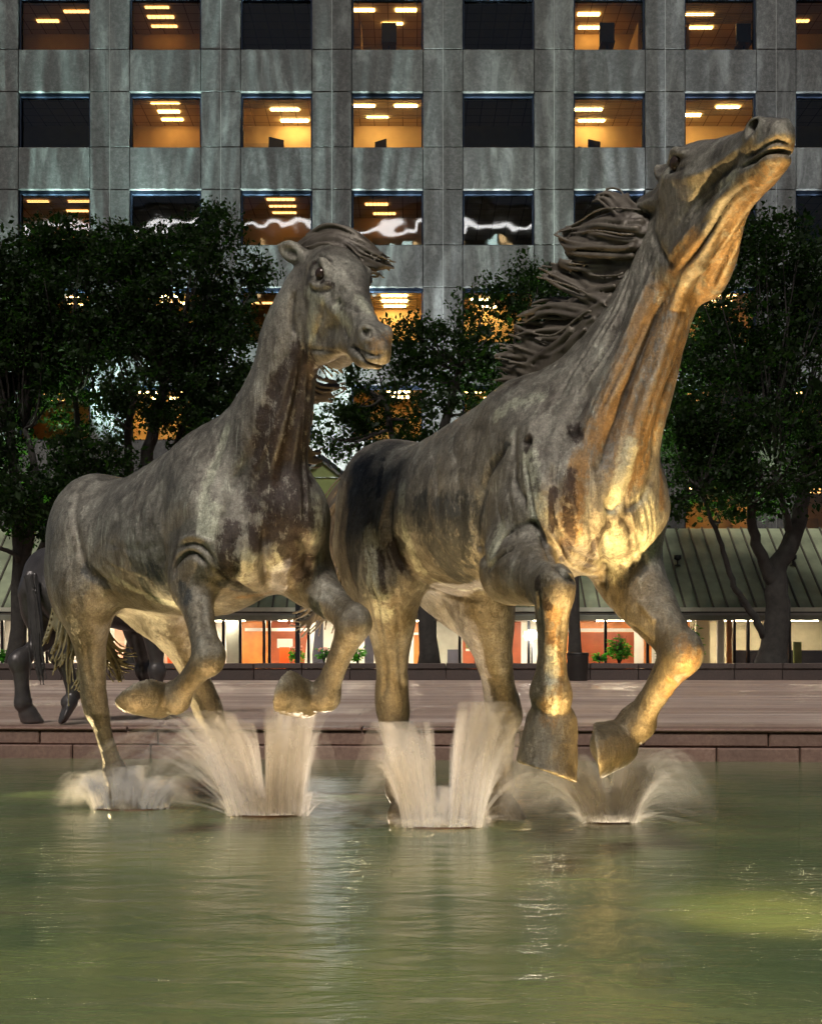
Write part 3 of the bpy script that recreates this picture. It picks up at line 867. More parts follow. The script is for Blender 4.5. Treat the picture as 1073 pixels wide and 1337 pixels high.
def mat_paving():
    """granite paving in staggered slabs"""
    m, nt, bs, out = nodes_of('plaza_paving')
    geo = N(nt, 'NewGeometry'); pos = geo.outputs['Position']
    br = N(nt, 'TexBrick', Scale=1.0); br.offset = .5
    br.inputs['Color1'].default_value = (.40, .265, .21, 1); br.inputs['Color2'].default_value = (.26, .17, .135, 1); br.inputs['Mortar'].default_value = (.07, .055, .05, 1)
    br.inputs['Mortar Size'].default_value = .012; br.inputs['Brick Width'].default_value = 1.2; br.inputs['Row Height'].default_value = .6
    nt.links.new(pos, br.inputs['Vector'])
    f = noise(nt, pos, 22, 6, .75)
    c = mixc(nt, .55, br.outputs['Color'], ramp(nt, [(.3, (.20, .13, .105)), (.7, (.54, .39, .32))], f).outputs[0])
    s = noise(nt, mapping(nt, pos, (.10, 1.3, 1)), 1.0, 5, .65)
    c = mixc(nt, ramp(nt, [(.46, 0.0), (.66, .75)], s).outputs[0], c, (.66, .54, .47))
    s2 = noise(nt, mapping(nt, pos, (.3, .6, 1), (7, 2, 0)), 1.0, 5, .6)
    c = mixc(nt, ramp(nt, [(.50, 0.0), (.75, .6)], s2).outputs[0], c, (.15, .10, .085))
    nt.links.new(c, bs.inputs['Base Color'])
    nt.links.new(ramp(nt, [(.35, .30), (.65, .65)], s2).outputs[0], bs.inputs['Roughness'])
    nt.links.new(bump(nt, f, .3, .004), bs.inputs['Normal'])
    return m

def mat_glass(name, tint=(.9, .95, .95), refl=1.0, wavy=.0):
    """thin pane: see-through with a mirror-like share at grazing angles"""
    m, nt, bs, out = nodes_of(name)
    nt.nodes.remove(bs)
    fr = N(nt, 'Fresnel', IOR=1.5)
    tr = N(nt, 'BsdfTransparent'); tr.inputs[0].default_value = (*tint, 1)
    gl = N(nt, 'BsdfAnisotropic'); gl.inputs['Roughness'].default_value = .02; gl.inputs['Color'].default_value = (.95, .97, 1, 1)
    mx = N(nt, 'MixShader')
    f = math_node(nt, 'MULTIPLY', fr.outputs[0], refl, True)
    nt.links.new(f, mx.inputs[0]); nt.links.new(tr.outputs[0], mx.inputs[1]); nt.links.new(gl.outputs[0], mx.inputs[2])
    nt.links.new(mx.outputs[0], out.inputs['Surface'])
    if wavy:
        geo = N(nt, 'NewGeometry'); oi = N(nt, 'ObjectInfo')
        n = noise(nt, mapping(nt, geo.outputs['Position'], (.5, .5, .35)), 1.0, 2, .5)
        b = bump(nt, n, 1.0, wavy)
        nt.links.new(b, gl.inputs['Normal'])
    return m

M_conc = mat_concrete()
M_back = simple('joint_backing', (.035, .035, .035), .9)  # dark colour of the backing wall, seen in the panel joints
M_seal = simple('pale_sealant', (.20, .20, .19), .8)
M_frame = simple('window_frame', (.012, .018, .034), .85, 0.0, spec=.15)
M_pane = mat_glass('office_glass', (.80, .84, .84), 1.7, .016)
M_lobbyglass = mat_glass('lobby_glass', (.92, .95, .94), 1.0, .0)
M_room = simple('office_wall', (.62, .43, .20), .8, vary=.06)
def mat_tiles():
    m, nt, bs, out = nodes_of('office_ceiling')
    tc = N(nt, 'TexCoord')
    br = N(nt, 'TexBrick', Scale=1.0); br.offset = 0
    br.inputs['Color1'].default_value = (.66, .50, .27, 1); br.inputs['Color2'].default_value = (.60, .45, .24, 1); br.inputs['Mortar'].default_value = (.25, .17, .08, 1)
    br.inputs['Mortar Size'].default_value = .02; br.inputs['Brick Width'].default_value = .6; br.inputs['Row Height'].default_value = .6
    nt.links.new(tc.outputs['Object'], br.inputs['Vector']); nt.links.new(br.outputs['Color'], bs.inputs['Base Color'])
    bs.inputs['Roughness'].default_value = .8
    return m
M_tile = mat_tiles()
M_blind = simple('window_blind', (.50, .42, .28), .7)
M_dark_thing = simple('dark_office_thing', (.03, .03, .035), .5)
M_plaza = mat_paving()
M_cope = mat_granite('coping_granite', (.17, .095, .072), (.30, .19, .15), 26, .5)
M_wall = mat_granite('dark_granite', (.050, .036, .032), (.10, .075, .066), 24, .5)
M_bin = simple('bin_metal', (.035, .032, .030), .45, .4)
M_roofmetal = simple('roof_metal', (.27, .30, .19), .5, .2, vary=.3, scale=1.2)
M_rib = simple('roof_rib', (.09, .08, .06), .5, .4)
M_fascia = simple('fascia_metal', (.20, .20, .15), .45, .2)
M_gutter = simple('gutter_metal', (.50, .50, .40), .4, .2)
M_dark = simple('dark_metal', (.02, .022, .025), .4, .5)
M_wood = simple('orange_wood', (.55, .19, .04), .4, vary=.25, scale=2.0)
M_redwood = simple('red_brown_panel', (.30, .07, .025), .4, vary=.2, scale=2.0)
M_red = simple('red_orange_panel', (.75, .10, .015), .45, vary=.08)
M_white = simple('white_plaster', (.78, .78, .74), .7, vary=.05)
M_pink = simple('salmon_plaster', (.70, .42, .32), .7, vary=.06)
M_beige = simple('beige_plaster', (.48, .44, .30), .7, vary=.1)
M_teal = simple('teal_lacquer', (.04, .22, .24), .4, vary=.1)
M_olive = simple('olive_lacquer', (.16, .20, .06), .5, vary=.1)
M_grey = simple('grey_panel', (.30, .31, .28), .6, vary=.1)
M_slate = simple('slate_panel', (.06, .065, .10), .5, vary=.1)

# ------------------------------------------------------------------ ground, pool, plaza
def sheet(name, x0, x1, y0, y1, z, mat, **kw):
    return MB().poly([(x0, y0, z), (x1, y0, z), (x1, y1, z), (x0, y1, z)]).build(name, mat, **kw)

PZ = .30
def edge_y(x): return 10.86 - .055 * x      # the pool's far rim
gx = 60
g = MB(); g.poly([(-gx, edge_y(-gx) + .25, PZ), (gx, edge_y(gx) + .25, PZ), (gx, 140, PZ), (-gx, 140, PZ)])
plaza = g.build('plaza', M_plaza, kind='structure')
sheet('ground', -200, 200, -200, 200, -1.25, simple('soil', (.08, .07, .05), .9), kind='structure')

# rim of the pool: coping stones in two courses with open joints
rim = empty('pool_rim', (0, edge_y(0), PZ), kind='structure')
ang = math.atan(-.055)
def rim_course(name, z0, z1, out, inn, step, off, jit):
    r = random.Random(5)
    meshes = []
    for k in range(4):
        w = step - .012
        mb = MB().bevbox(-w / 2, w / 2, -out, inn, z0, z1, .012)
        meshes.append(mb.mesh(name, M_cope))
    n = int(24 / step)
    for i in range(-n // 2, n // 2 + 1):
        x = i * step + off
        o = obj(name, meshes[i % 4], rim)
        o.location = (x * math.cos(ang) - r.uniform(0, jit) * math.sin(ang), x * math.sin(ang) - r.uniform(0, jit), r.uniform(-jit, jit) * .6)
        o.rotation_euler = (0, 0, ang)
rim_course('coping_stone', -.030, .004, .03, .30, 2.25, .66, .004)
rim_course('rim_stone', -.165, -.036, .0, .28, 1.15, .45, .005)
rim_course('base_stone', -1.45, -.172, .045, .26, .76, .18, .006)

# ------------------------------------------------------------------ office building
FD = 46.0
ks = F / FD
BX = lambda px: (px - HX) / ks
BZ = lambda py: CAMZ + (HY - py) / ks
build = empty('office_building', (0, FD, PZ), 'tall grey granite-panelled office building with a grid of square windows, some lit orange', 'building')
def bpart(name, me, loc=(0, 0, 0), parent=None):
    o = obj(name, me, parent or build)
    o.location = loc if parent else (loc[0], loc[1] - FD, loc[2] - PZ)
    return o
pitch_x, pitch_z = 144.6 / ks, 127.3 / ks
ww, wh = 93.0 / ks, 72.0 / ks
x_first = BX(25.5)
z_first = BZ(-6.0)             # head of the top row
C0, C1, R0, R1 = -2, 9, 0, 5
J_ = .012
mb = MB().bevbox(-ww / 2 + J_, ww / 2 - J_, -.10, .10, -(pitch_z - wh) / 2 + J_, (pitch_z - wh) / 2 - J_, .015)
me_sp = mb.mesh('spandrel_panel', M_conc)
pw = (pitch_x - ww) / 2
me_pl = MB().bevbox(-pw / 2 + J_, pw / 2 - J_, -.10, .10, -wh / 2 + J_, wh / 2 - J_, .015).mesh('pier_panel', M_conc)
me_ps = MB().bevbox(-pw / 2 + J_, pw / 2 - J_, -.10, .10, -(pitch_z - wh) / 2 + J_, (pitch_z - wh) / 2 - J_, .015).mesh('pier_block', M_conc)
me_seal = MB().box(-.022, .022, -.085, 0, -pitch_z / 2, pitch_z / 2).mesh('sealant_strip', M_seal)
rp = random.Random(3)
for r in range(R0, R1 + 2):
    zs = z_first - r * pitch_z + (pitch_z - wh) / 2      # spandrel above window r
    for c in range(C0, C1 + 1):
        x0 = x_first + c * pitch_x
        bpart('spandrel_panel', me_sp, (x0 + ww / 2, FD + rp.uniform(-.006, .006), zs))
    for c in range(C0, C1 + 2):
        xc = x_first + c * pitch_x - pw
        for s in (-1, 1):
            bpart('pier_block', me_ps, (xc + s * pw / 2, FD + rp.uniform(-.006, .006), zs))
            if r <= R1: bpart('pier_panel', me_pl, (xc + s * pw / 2, FD + rp.uniform(-.006, .006), z_first - r * pitch_z - wh / 2))
        if r <= R1: bpart('sealant_strip', me_seal, (xc, FD, z_first - r * pitch_z - wh / 2 + .2))
# solid wall behind the panels, with the window openings left free
mb = MB()
for c in range(C0, C1 + 2):
    xc = x_first + c * pitch_x - pw
    mb.box(xc - pw + .012, xc + pw - .012, .06, .34, z_first - (R1 + 1) * pitch_z + wh - .5, z_first + pitch_z)
for r in range(R0, R1 + 2):
    zs = z_first - r * pitch_z
    for c in range(C0, C1 + 1):
        x0 = x_first + c * pitch_x
        mb.box(x0 - .012, x0 + ww + .012, .06, .34, zs + .02, zs + pitch_z - wh - .02)
bpart('backing_wall', mb.mesh('backing_wall', M_back), (0, FD, 0))

fr = MB()
t = .06
fr.box(-ww / 2, ww / 2, .05, .30, wh / 2 - .13, wh / 2).box(-ww / 2, ww / 2, .05, .30, -wh / 2, -wh / 2 + .05)
fr.box(-ww / 2, -ww / 2 + t, .05, .30, -wh / 2 + .05, wh / 2 - .13).box(ww / 2 - t, ww / 2, .05, .30, -wh / 2 + .05, wh / 2 - .13)
me_fr = fr.mesh('window', M_frame)
me_pane = MB().poly([(-ww / 2 + t, .20, -wh / 2 + .05), (ww / 2 - t, .20, -wh / 2 + .05), (ww / 2 - t, .20, wh / 2 - .13), (-ww / 2 + t, .20, wh / 2 - .13)]).mesh('pane', M_pane)

def room_mesh(depth, part=None):
    """the office behind one window: floor, ceiling, back and side walls"""
    a = pitch_x / 2 - .03
    zb, zt = -wh / 2 - .75, wh / 2 - .06
    y0, y1 = .345, .345 + depth
    m = MB()
    m.poly([(-a, y1, zb), (a, y1, zb), (a, y1, zt), (-a, y1, zt)])
    m.poly([(-a, y0, zb), (-a, y1, zb), (-a, y1, zt), (-a, y0, zt)])
    m.poly([(a, y0, zb), (a, y1, zb), (a, y1, zt), (a, y0, zt)])
    m.poly([(-a, y0, zb), (a, y0, zb), (a, y1, zb), (-a, y1, zb)])
    m.poly([(-a, y0, zt), (a, y0, zt), (a, y1, zt), (-a, y1, zt)])
    return m
me_rooms = {}
for dpt in (2.4, 3.4, 5.0):
    me = room_mesh(dpt).mesh('office_room', M_room); me.materials.append(M_tile); me.polygons[4].material_index = 1
    me_rooms[dpt] = me
LIT = {}
def lit(r, txt):
    for c, ch in enumerate(txt): LIT[(r, c)] = ch
# b bright, m medium, d dim, x dark   (columns 0..8)
lit(0, 'ddxmxmmdx'); lit(1, 'xmbbxbbxm'); lit(2, 'dxddxxxxx'); lit(3, 'mbdbbbmxx'); lit(4, 'dbxbmbdmx'); lit(5, 'xmmxmbmdx')
EMIT = {'b': emit('ceiling_lamp_bright', (1.0, .66, .26), 34.0), 'm': emit('ceiling_lamp_medium', (1.0, .58, .20), 12.0), 'd': emit('ceiling_lamp_dim', (1.0, .50, .15), 2.6)}
def lamp_mb():
    m = MB()
    for i in range(6): m.box(-.60 + i * .2, -.60 + i * .2 + .165, -.09, .09, -.045, 0)
    return m
me_lamp = {k: lamp_mb().mesh('ceiling_lamp', v) for k, v in EMIT.items()}
me_shelf = MB().box(-.9, .9, 0, .35, 0, 1.25).mesh('cabinet', simple('cabinet_beige', (.45, .33, .18), .6))
me_part = MB().box(-.02, .02, 0, 2.2, 0, 2.2).mesh('partition', M_room)
rr = random.Random(21)
for r in range(R0, R1 + 1):
    for c in range(C0, C1 + 1):
        xc = x_first + c * pitch_x + ww / 2; zc = z_first - r * pitch_z - wh / 2
        w = bpart('window', me_fr, (xc, FD, zc))
        bpart('pane', me_pane, (0, 0, 0), w)
        k = LIT.get((r, c), 'x')
        dp = rr.choice((2.4, 3.4)) if k != 'x' else 5.0
        if r == 1: dp = 2.4
        room = bpart('office_room', me_rooms[dp], (xc, FD, zc))
        if k != 'x':
            dx = rr.uniform(-.5, .5)
            spots = rr.choice([[(dx, .8), (dx, 1.7)], [(dx - .2, 1.2), (dx + .1, 2.2)], [(-.95, .9), (.75, .9), (dx, 1.9)], [(.6, 1.0), (-.8, 1.7)], [(dx, .7), (dx, 1.4), (dx, 2.1)]])
            for j, (xx, yy) in enumerate(spots):
                o = bpart('ceiling_lamp', me_lamp[k], (xx, min(yy, dp - .2), wh / 2 - .065), room); o.scale = (rr.uniform(.7, 1.0), rr.uniform(.6, 1), 1)
            if rr.random() < .45:
                bw = ww - 2 * t - .03; bh = rr.uniform(.25, .9)
                bl = MB()
                nb = int(bh / .07)
                for q in range(nb): bl.box(-bw / 2, bw / 2, .31, .345, wh / 2 - .15 - q * .07 - .02, wh / 2 - .15 - q * .07)
                bpart('blind', bl.mesh('blind', M_blind), (0, 0, 0), room)
            if rr.random() < .6:
                bpart('partition', me_part, (rr.choice((-1.1, .9, 1.3)), .6, -wh / 2 - .7), room)
            if rr.random() < .5:
                bpart('cabinet', me_shelf, (rr.uniform(-1, 1), dp - .05, -wh / 2 - .75 + rr.uniform(.5, .8)), room)

# things standing on the office sills
def monitor(x, z, y, ang, label, sc=1.0):
    o = empty('computer_monitor', (x, y, z), label, 'monitor', 'monitors on the office sills', rz=ang); o.scale = (sc,) * 3
    MB().box(-.28, .28, -.025, .02, .14, .52).build('screen', M_dark_thing, o)
    MB().box(-.03, .03, -.01, .03, .02, .16).box(-.13, .13, -.09, .09, 0, .02).build('stand', M_dark_thing, o)
def sill_z(r): return z_first - r * pitch_z - wh + .05
def win_x(c, f): return x_first + c * pitch_x + ww * f
me_sill = MB().box(-ww / 2 + .02, ww / 2 - .02, .36, .80, -.06, 0).mesh('desk_shelf', M_dark_thing)
for (r, c) in [(1, 1), (1, 2), (1, 3), (1, 5), (1, 6), (0, 3), (0, 5), (0, 6), (0, 2), (3, 3), (2, 2), (2, 3)]:
    bpart('desk_shelf', me_sill, (x_first + c * pitch_x + ww / 2, FD, sill_z(r)))
monitor(win_x(2, .47), sill_z(1), FD + .6, .5, 'dark computer monitor turned sideways on a brightly lit office sill', 1.15)
monitor(win_x(3, .40), sill_z(1), FD + .6, -.6, 'dark computer monitor tilted on an office sill behind the upright-eared horse', 1.0)
monitor(win_x(5, .32), sill_z(1), FD + .6, .4, 'dark computer monitor on the office sill beside the raised muzzle', 1.0)
monitor(win_x(6, .50), sill_z(1), FD + .6, -.3, 'dark computer monitor on the office sill just behind the raised muzzle', .9)
rs = random.Random(8)
me_bx = [MB().box(-a, a, -.1, .1, 0, b).mesh('paper_stack', M_dark_thing) for a, b in ((.10, .12), (.16, .08), (.07, .20))]
for (r, c, fs) in [(1, 1, (.42, .5, .58, .66, .74, .85)), (1, 2, (.6, .7, .9)), (1, 3, (.55, .62)), (1, 5, (.1, .2, .6, .75)), (1, 6, (.15, .35, .6)), (0, 2, (.2, .35, .7))]:
    for f_ in fs:
        o = obj('paper_stack', rs.choice(me_bx), label='small dark stack of papers on the sill of ' + {(1, 1): 'a half-lit office', (1, 2): 'the office with the sideways monitor', (1, 3): 'the office with the tilted monitor', (1, 5): 'the bright office beside the muzzle', (1, 6): 'the office behind the muzzle', (0, 2): 'an unlit top-row office'}[(r, c)], cat='paper', group='clutter on the office sills')
        o.location = (win_x(c, f_), FD + .58 + rs.uniform(-.05, .05), sill_z(r)); o.rotation_euler = (0, 0, rs.uniform(-.5, .5))
def chair(x, z, y, label):
    o = empty('office_chair', (x, y, z), label, 'chair', 'chairs behind the office windows')
    MB().box(-.30, .30, -.05, .05, .50, 1.35).build('backrest', M_dark_thing, o)
    MB().box(-.28, .28, -.30, .28, .42, .50).build('seat', M_dark_thing, o)
    MB().box(-.04, .04, -.04, .04, 0, .42).box(-.28, .28, -.28, .28, 0, .03).build('base', M_dark_thing, o)
chair(win_x(3, .52), sill_z(0), FD + .55, 'dark tall chair back standing in a top-row office window')
chair(win_x(5, .50), sill_z(0), FD + .55, 'dark tall chair back in the middle of a lit top-row window')
chair(win_x(6, .88), sill_z(0), FD + .55, 'dark tall chair back at the side of a lit top-row window')

# ------------------------------------------------------------------ ground floor: sloping metal roof, glass front, lobby
LD = 42.0; lk = F / LD
LX = lambda px, d=LD: (px - HX) / F * d
LZ = lambda py, d=LD: CAMZ + (HY - py) / F * d
roof = empty('lobby_roof', (0, LD, LZ(795)), 'sloping ribbed metal roof over the lit ground-floor lobby', 'roof')
z_low, z_top = LZ(795), LZ(690, 45.8)
run, rise = 45.8 - LD, z_top - z_low
pwid = .52
me_rp = MB()
me_rp.v = [(0, 0, 0), (pwid - .05, 0, 0), (pwid - .05, run, rise), (0, run, rise), (0, .05, -.08), (pwid - .05, .05, -.08), (pwid - .05, run, rise - .1), (0, run, rise - .1)]
me_rp.f = [(0, 1, 2, 3), (4, 7, 6, 5), (0, 4, 5, 1), (0, 3, 7, 4), (1, 5, 6, 2)]
me_rp = me_rp.mesh('roof_panel', M_roofmetal)
me_rib = MB()
me_rib.v = [(-.03, -.01, 0), (.03, -.01, 0), (.03, -.01, .07), (-.03, -.01, .07), (-.03, run, rise), (.03, run, rise), (.03, run, rise + .07), (-.03, run, rise + .07)]
me_rib.f = [(0, 1, 2, 3), (3, 2, 6, 7), (0, 3, 7, 4), (1, 5, 6, 2)]
me_rib = me_rib.mesh('roof_rib', M_rib)
n_rp = int(34 / pwid)
for i in range(n_rp):
    x = -17 + i * pwid
    o = obj('roof_panel', me_rp, roof); o.location = (x, 0, 0)
    o = obj('roof_rib', me_rib, roof); o.location = (x - .025, 0, 0)
MB().box(-17, 17, -.10, -.02, -.10, .05).build('gutter', M_gutter, roof)
MB().box(-17, 17, -.02, .12, -.42, -.24).build('fascia', M_fascia, roof)
MB().box(-17, 17, .0, 9.0, -.24, -.14).build('soffit', M_grey, roof)

lob = empty('lobby', (0, 43.2, PZ), 'glass-fronted ground-floor lobby with orange wood panels and white walls', 'lobby')
def lpart(name, mat, px0, px1, py0, py1, d, th=.12, parent=None):
    """wall piece seen between those columns and rows, d metres away"""
    z0 = max(PZ + .002, LZ(py1, d)) if py1 < 885 else PZ + .002
    mb = MB().box(LX(px0, d), LX(px1, d), d - 43.2, d - 43.2 + th, z0 - PZ, LZ(py0, d) - PZ)
    return mb.build(name, mat, parent or lob)
BWD = 49.0
lpart('back_wall', M_white, -60, 150, 770, 890, BWD)
lpart('back_wall', M_pink, 150, 176, 770, 890, BWD)
lpart('back_wall', M_pink, 176, 222, 770, 890, BWD + .3)
lpart('back_wall', M_red, 219, 242, 770, 890, 46.5)
lpart('back_wall', M_white, 242, 312, 770, 890, BWD)
lpart('back_wall', M_wood, 312, 352, 770, 890, BWD)
lpart('back_wall', M_redwood, 352, 402, 770, 890, BWD)
lpart('back_wall', M_white, 402, 540, 770, 890, BWD)
lpart('back_wall', M_wood, 540, 566, 770, 890, BWD)
lpart('back_wall', M_grey, 566, 604, 770, 890, BWD)
lpart('back_wall', M_redwood, 604, 680, 770, 890, BWD)
lpart('back_wall', M_white, 680, 738, 770, 890, BWD)
lpart('back_wall', M_wood, 738, 900, 770, 890, BWD)
lpart('back_wall', M_beige, 900, 1140, 770, 890, BWD)
# panels, counters and columns inside
for a in [('wood_panel', M_redwood, 742, 830, 826, 890, 46.6), ('ledge', M_white, 738, 836, 820.5, 825, 46.5), ('column', M_white, 828, 840, 780, 890, 46.0), ('column', M_wood, 841, 850, 780, 890, 45.8),
          ('column', M_white, 851, 878, 800, 890, 45.6), ('column', M_beige, 908, 926, 780, 890, 46), ('column', M_white, 936, 945, 780, 890, 45), ('column', M_wood, 949, 955, 780, 890, 45), ('dado', M_slate, 958, 1120, 849, 890, 46.4),
          ('column', M_beige, 1024, 1030, 822, 890, 45), ('mailbox', M_olive, 1036, 1046, 838, 890, 45.2), ('column', M_white, 240, 250, 838, 890, 45.5), ('counter', M_olive, 180, 208, 854, 868, 45.2), ('counter', M_white, 202, 214, 850, 862, 45.6),
          ('screen_box', M_teal, 172, 191, 828, 842, 46), ('screen_box', M_teal, 180, 192, 842, 853, 45.6), ('screen_box', M_wood, 204, 212, 830, 845, 47), ('column', M_white, 163, 173, 817, 842, 47), ('counter', M_red, 365, 378, 845, 890, 45.0),
          ('counter', M_white, 362, 382, 834, 846, 46.2), ('column', M_slate, 408, 422, 800, 890, 45.5), ('column', M_slate, 476, 488, 800, 890, 45.5), ('ledge', M_white, 320, 402, 820, 824, 47), ('column', M_grey, 296, 312, 795, 890, 44.6),
          ('cupboard', M_slate, 584, 600, 848, 890, 46.5), ('ledge', M_white, 536, 556, 826, 829, 47), ('cupboard', M_olive, 608, 622, 836, 846, 46.5), ('cupboard', M_white, 608, 622, 847, 850, 46.4)]:
    lpart(*a)
# sloping white screens between the dark columns
for px in (396, 440, 462, 492):
    d = 45.0
    mb = MB()
    x0, x1 = LX(px, d), LX(px + 9, d); lean = LX(px + 8, d) - LX(px, d)
    z0, z1 = 0.002, LZ(806, d) - PZ
    y = d - 43.2
    mb.v = [(x0, y, z0), (x1, y, z0), (x1 + lean, y, z1), (x0 + lean, y, z1), (x0, y + .06, z0), (x1, y + .06, z0), (x1 + lean, y + .06, z1), (x0 + lean, y + .06, z1)]
    mb.f = [(0, 1, 2, 3), (7, 6, 5, 4), (0, 4, 5, 1), (1, 5, 6, 2), (2, 6, 7, 3), (3, 7, 4, 0)]
    mb.build('slanted_screen', M_white, lob)
# glass front and mullions
gl_top = LZ(800, 43.2) - PZ
gx_cols = [-40, 4, 62, 118, 170, 232, 292, 314, 345, 352, 403, 450, 512, 556, 568, 600, 640, 690, 735, 790, 845, 895, 958, 976, 1030, 1090]
me_mul = MB().box(-.05, .05, -.06, .08, 0.002, gl_top + .2).mesh('mullion', M_dark)
for px in gx_cols:
    o = obj('mullion', me_mul, lob); o.location = (LX(px, 43.2), 0, 0)
for a, b in zip(gx_cols[:-1], gx_cols[1:]):
    if LX(b, 43.2) - LX(a, 43.2) < .3: continue
    x0, x1 = LX(a, 43.2) + .05, LX(b, 43.2) - .05
    MB().poly([(x0, .01, .05), (x1, .01, .05), (x1, .01, gl_top), (x0, .01, gl_top)]).build('glass_pane', M_lobbyglass, lob)
MB().box(LX(-40, 43.2), LX(1090, 43.2), -.04, .06, gl_top, gl_top + .12).build('head_rail', M_dark, lob)
M_lobbylamp = emit('lobby_lamp', (1.0, .82, .58), 62.0)
me_ll = MB().box(-.6, .6, -.12, .12, -.05, 0).mesh('lobby_ceiling_lamp', M_lobbylamp)
for i in range(-6, 7):
    for yy in (1.2, 3.8):
        if i in (4, 5, 6) and yy < 2: continue
        o = obj('ceiling_lamp', me_ll, lob); o.location = (i * 2.6 + .4, yy, LZ(797) - PZ - .18)
# peaked glass porch between the two horses
gp = empty('entrance_porch', (LX(419, 41.5), 41.5, PZ), 'small peaked porch roof with a bright white pane under it', 'porch')
gz = LZ(593, 41.5) - PZ; ez = LZ(616, 41.5) - PZ; hwid = 30 * 41.5 / F
for s in (-1, 1):
    mb = MB(); x1 = s * hwid
    mb.v = [(0, -.2, gz), (x1, -.2, ez), (x1, 2.5, ez), (0, 2.5, gz), (0, -.2, gz - .18), (x1, -.2, ez - .18), (x1, 2.5, ez - .18), (0, 2.5, gz - .18)]
    mb.f = [(0, 1, 2, 3), (7, 6, 5, 4), (0, 4, 5, 1), (1, 5, 6, 2), (2, 6, 7, 3), (3, 7, 4, 0)]
    mb.build('roof_slope', M_dark, gp)
MB().poly([(-hwid + .1, 0, ez - .2), (hwid - .1, 0, ez - .2), (0, 0, gz - .25)]).build('gable', M_olive, gp)
MB().box(-hwid + .15, hwid - .15, .05, .12, LZ(652, 41.5) - PZ, ez - .2).build('gable_wall', M_olive, gp)
MB().box(-hwid + .2, hwid - .2, .1, .2, LZ(700, 41.5) - PZ, LZ(653, 41.5) - PZ).build('lit_pane', emit('lit_pane', (1, .97, .92), 2.2), gp)
for s in (-1, 1): MB().box(s * hwid - .08, s * hwid + .08, -.1, .1, .002, ez - .15).build('post', M_dark, gp)

# bright round lamp inside the lobby
lamp = empty('globe_lamp', P(694, 829, 42.6) - np.array([0, 0, .3]), 'dazzling white globe lamp on a short post in the lobby front', 'lamp')
lz = float(P(694, 829, 42.6)[2])
MB().lathe([(.002, .48), (.10, .46), (.17, .38), (.19, .30), (.17, .22), (.10, .14), (.04, .12)], n=20).build('globe', emit('globe_glow', (1, .93, .82), 60.0), lamp, smooth=True)
MB().lathe([(.10, -(lz - .3 - PZ) + .002), (.10, -(lz - .3 - PZ) + .04), (.035, -(lz - .3 - PZ) + .06), (.035, .13)], n=14).build('post', M_dark, lamp, smooth=True)

# ------------------------------------------------------------------ low granite wall, bin, flagpole
WD = 33.5
low = empty('low_wall', (0, WD, PZ), 'low dark granite seat wall along the back of the plaza', 'wall')
me_cap = MB().bevbox(-.69, .69, -.05, .50, .335, .49, .015).mesh('cap_stone', M_wall)
me_blk = MB().bevbox(-.692, .692, 0, .45, 0.002, .327, .012).mesh('wall_block', M_wall)
for i in range(-10, 11):
    o = obj('cap_stone', me_cap, low); o.location = (i * 1.4 + .32, 0, rp.uniform(-.003, .003))
    o = obj('wall_block', me_blk, low); o.location = (i * 1.4 + .32, rp.uniform(-.004, .004), 0)
bn = empty('litter_bin', P(754, 888, 32.6) * np.array([1, 1, 0]) + np.array([0, 0, PZ]), 'dark cylindrical litter bin in front of the low granite wall', 'litter bin')
MB().lathe([(.27, .002), (.28, .03), (.30, .70), (.31, .72), (.31, .74)], n=28).build('body', M_bin, bn, smooth=True)
MB().lathe([(.315, .74), (.315, .78), (.26, .80), (.20, .79), (.18, .70)], n=28).build('lid', M_bin, bn, smooth=True)
pole = empty('dark_post', (LX(862, 41.7), 41.7, PZ), 'thin dark vertical post in front of the sloping metal roof', 'post')
MB().lathe([(.10, .002), (.10, .05), (.055, .08), (.05, 5.6), (.03, 5.65)], n=12).build('shaft', M_dark, pole, smooth=True)

# ------------------------------------------------------------------ tower across the square, seen mirrored in the office glass
TY = -110.0
tw = empty('far_tower', (-14, TY, PZ), 'tall building with a white lit cornice mirrored in the wavy office panes', 'building')
M_tstone = simple('tower_stone', (.05, .05, .05), .9)
M_tglow = emit('cornice_glow', (1, .97, .92), 7.0)
M_twin = emit('tower_window_glow', (1, .66, .30), 5.0)
MB().box(-58, 58, -20, 0, 0, 79).build('wall', M_tstone, tw)
MB().box(-58, 58, .0, .6, 76.2, 76.75).build('cornice', M_tglow, tw)
MB().box(-58, 58, -.0, 1.2, 79.0, 79.8).build('parapet', M_tstone, tw)
me_tw = MB().box(-.7, .7, .02, .12, -1.1, 1.1).mesh('tower_window', M_twin)
me_tc = MB().box(-.7, .7, .02, .12, -1.1, 1.1).mesh('tower_window', emit('tower_window_cool', (.75, 1, .9), 5.0))
rt = random.Random(4)
for i in range(-28, 29):
    for z in (73.0, 69.4, 65.6):
        dens_ = .75 if 14 < i * 2 + 0 < 42 else .18
        if rt.random() < dens_ * (1 if z > 72 else .5):
            o = obj('window', rt.choice((me_tw, me_tw, me_tc)), tw); o.location = (i * 2, 0, z)
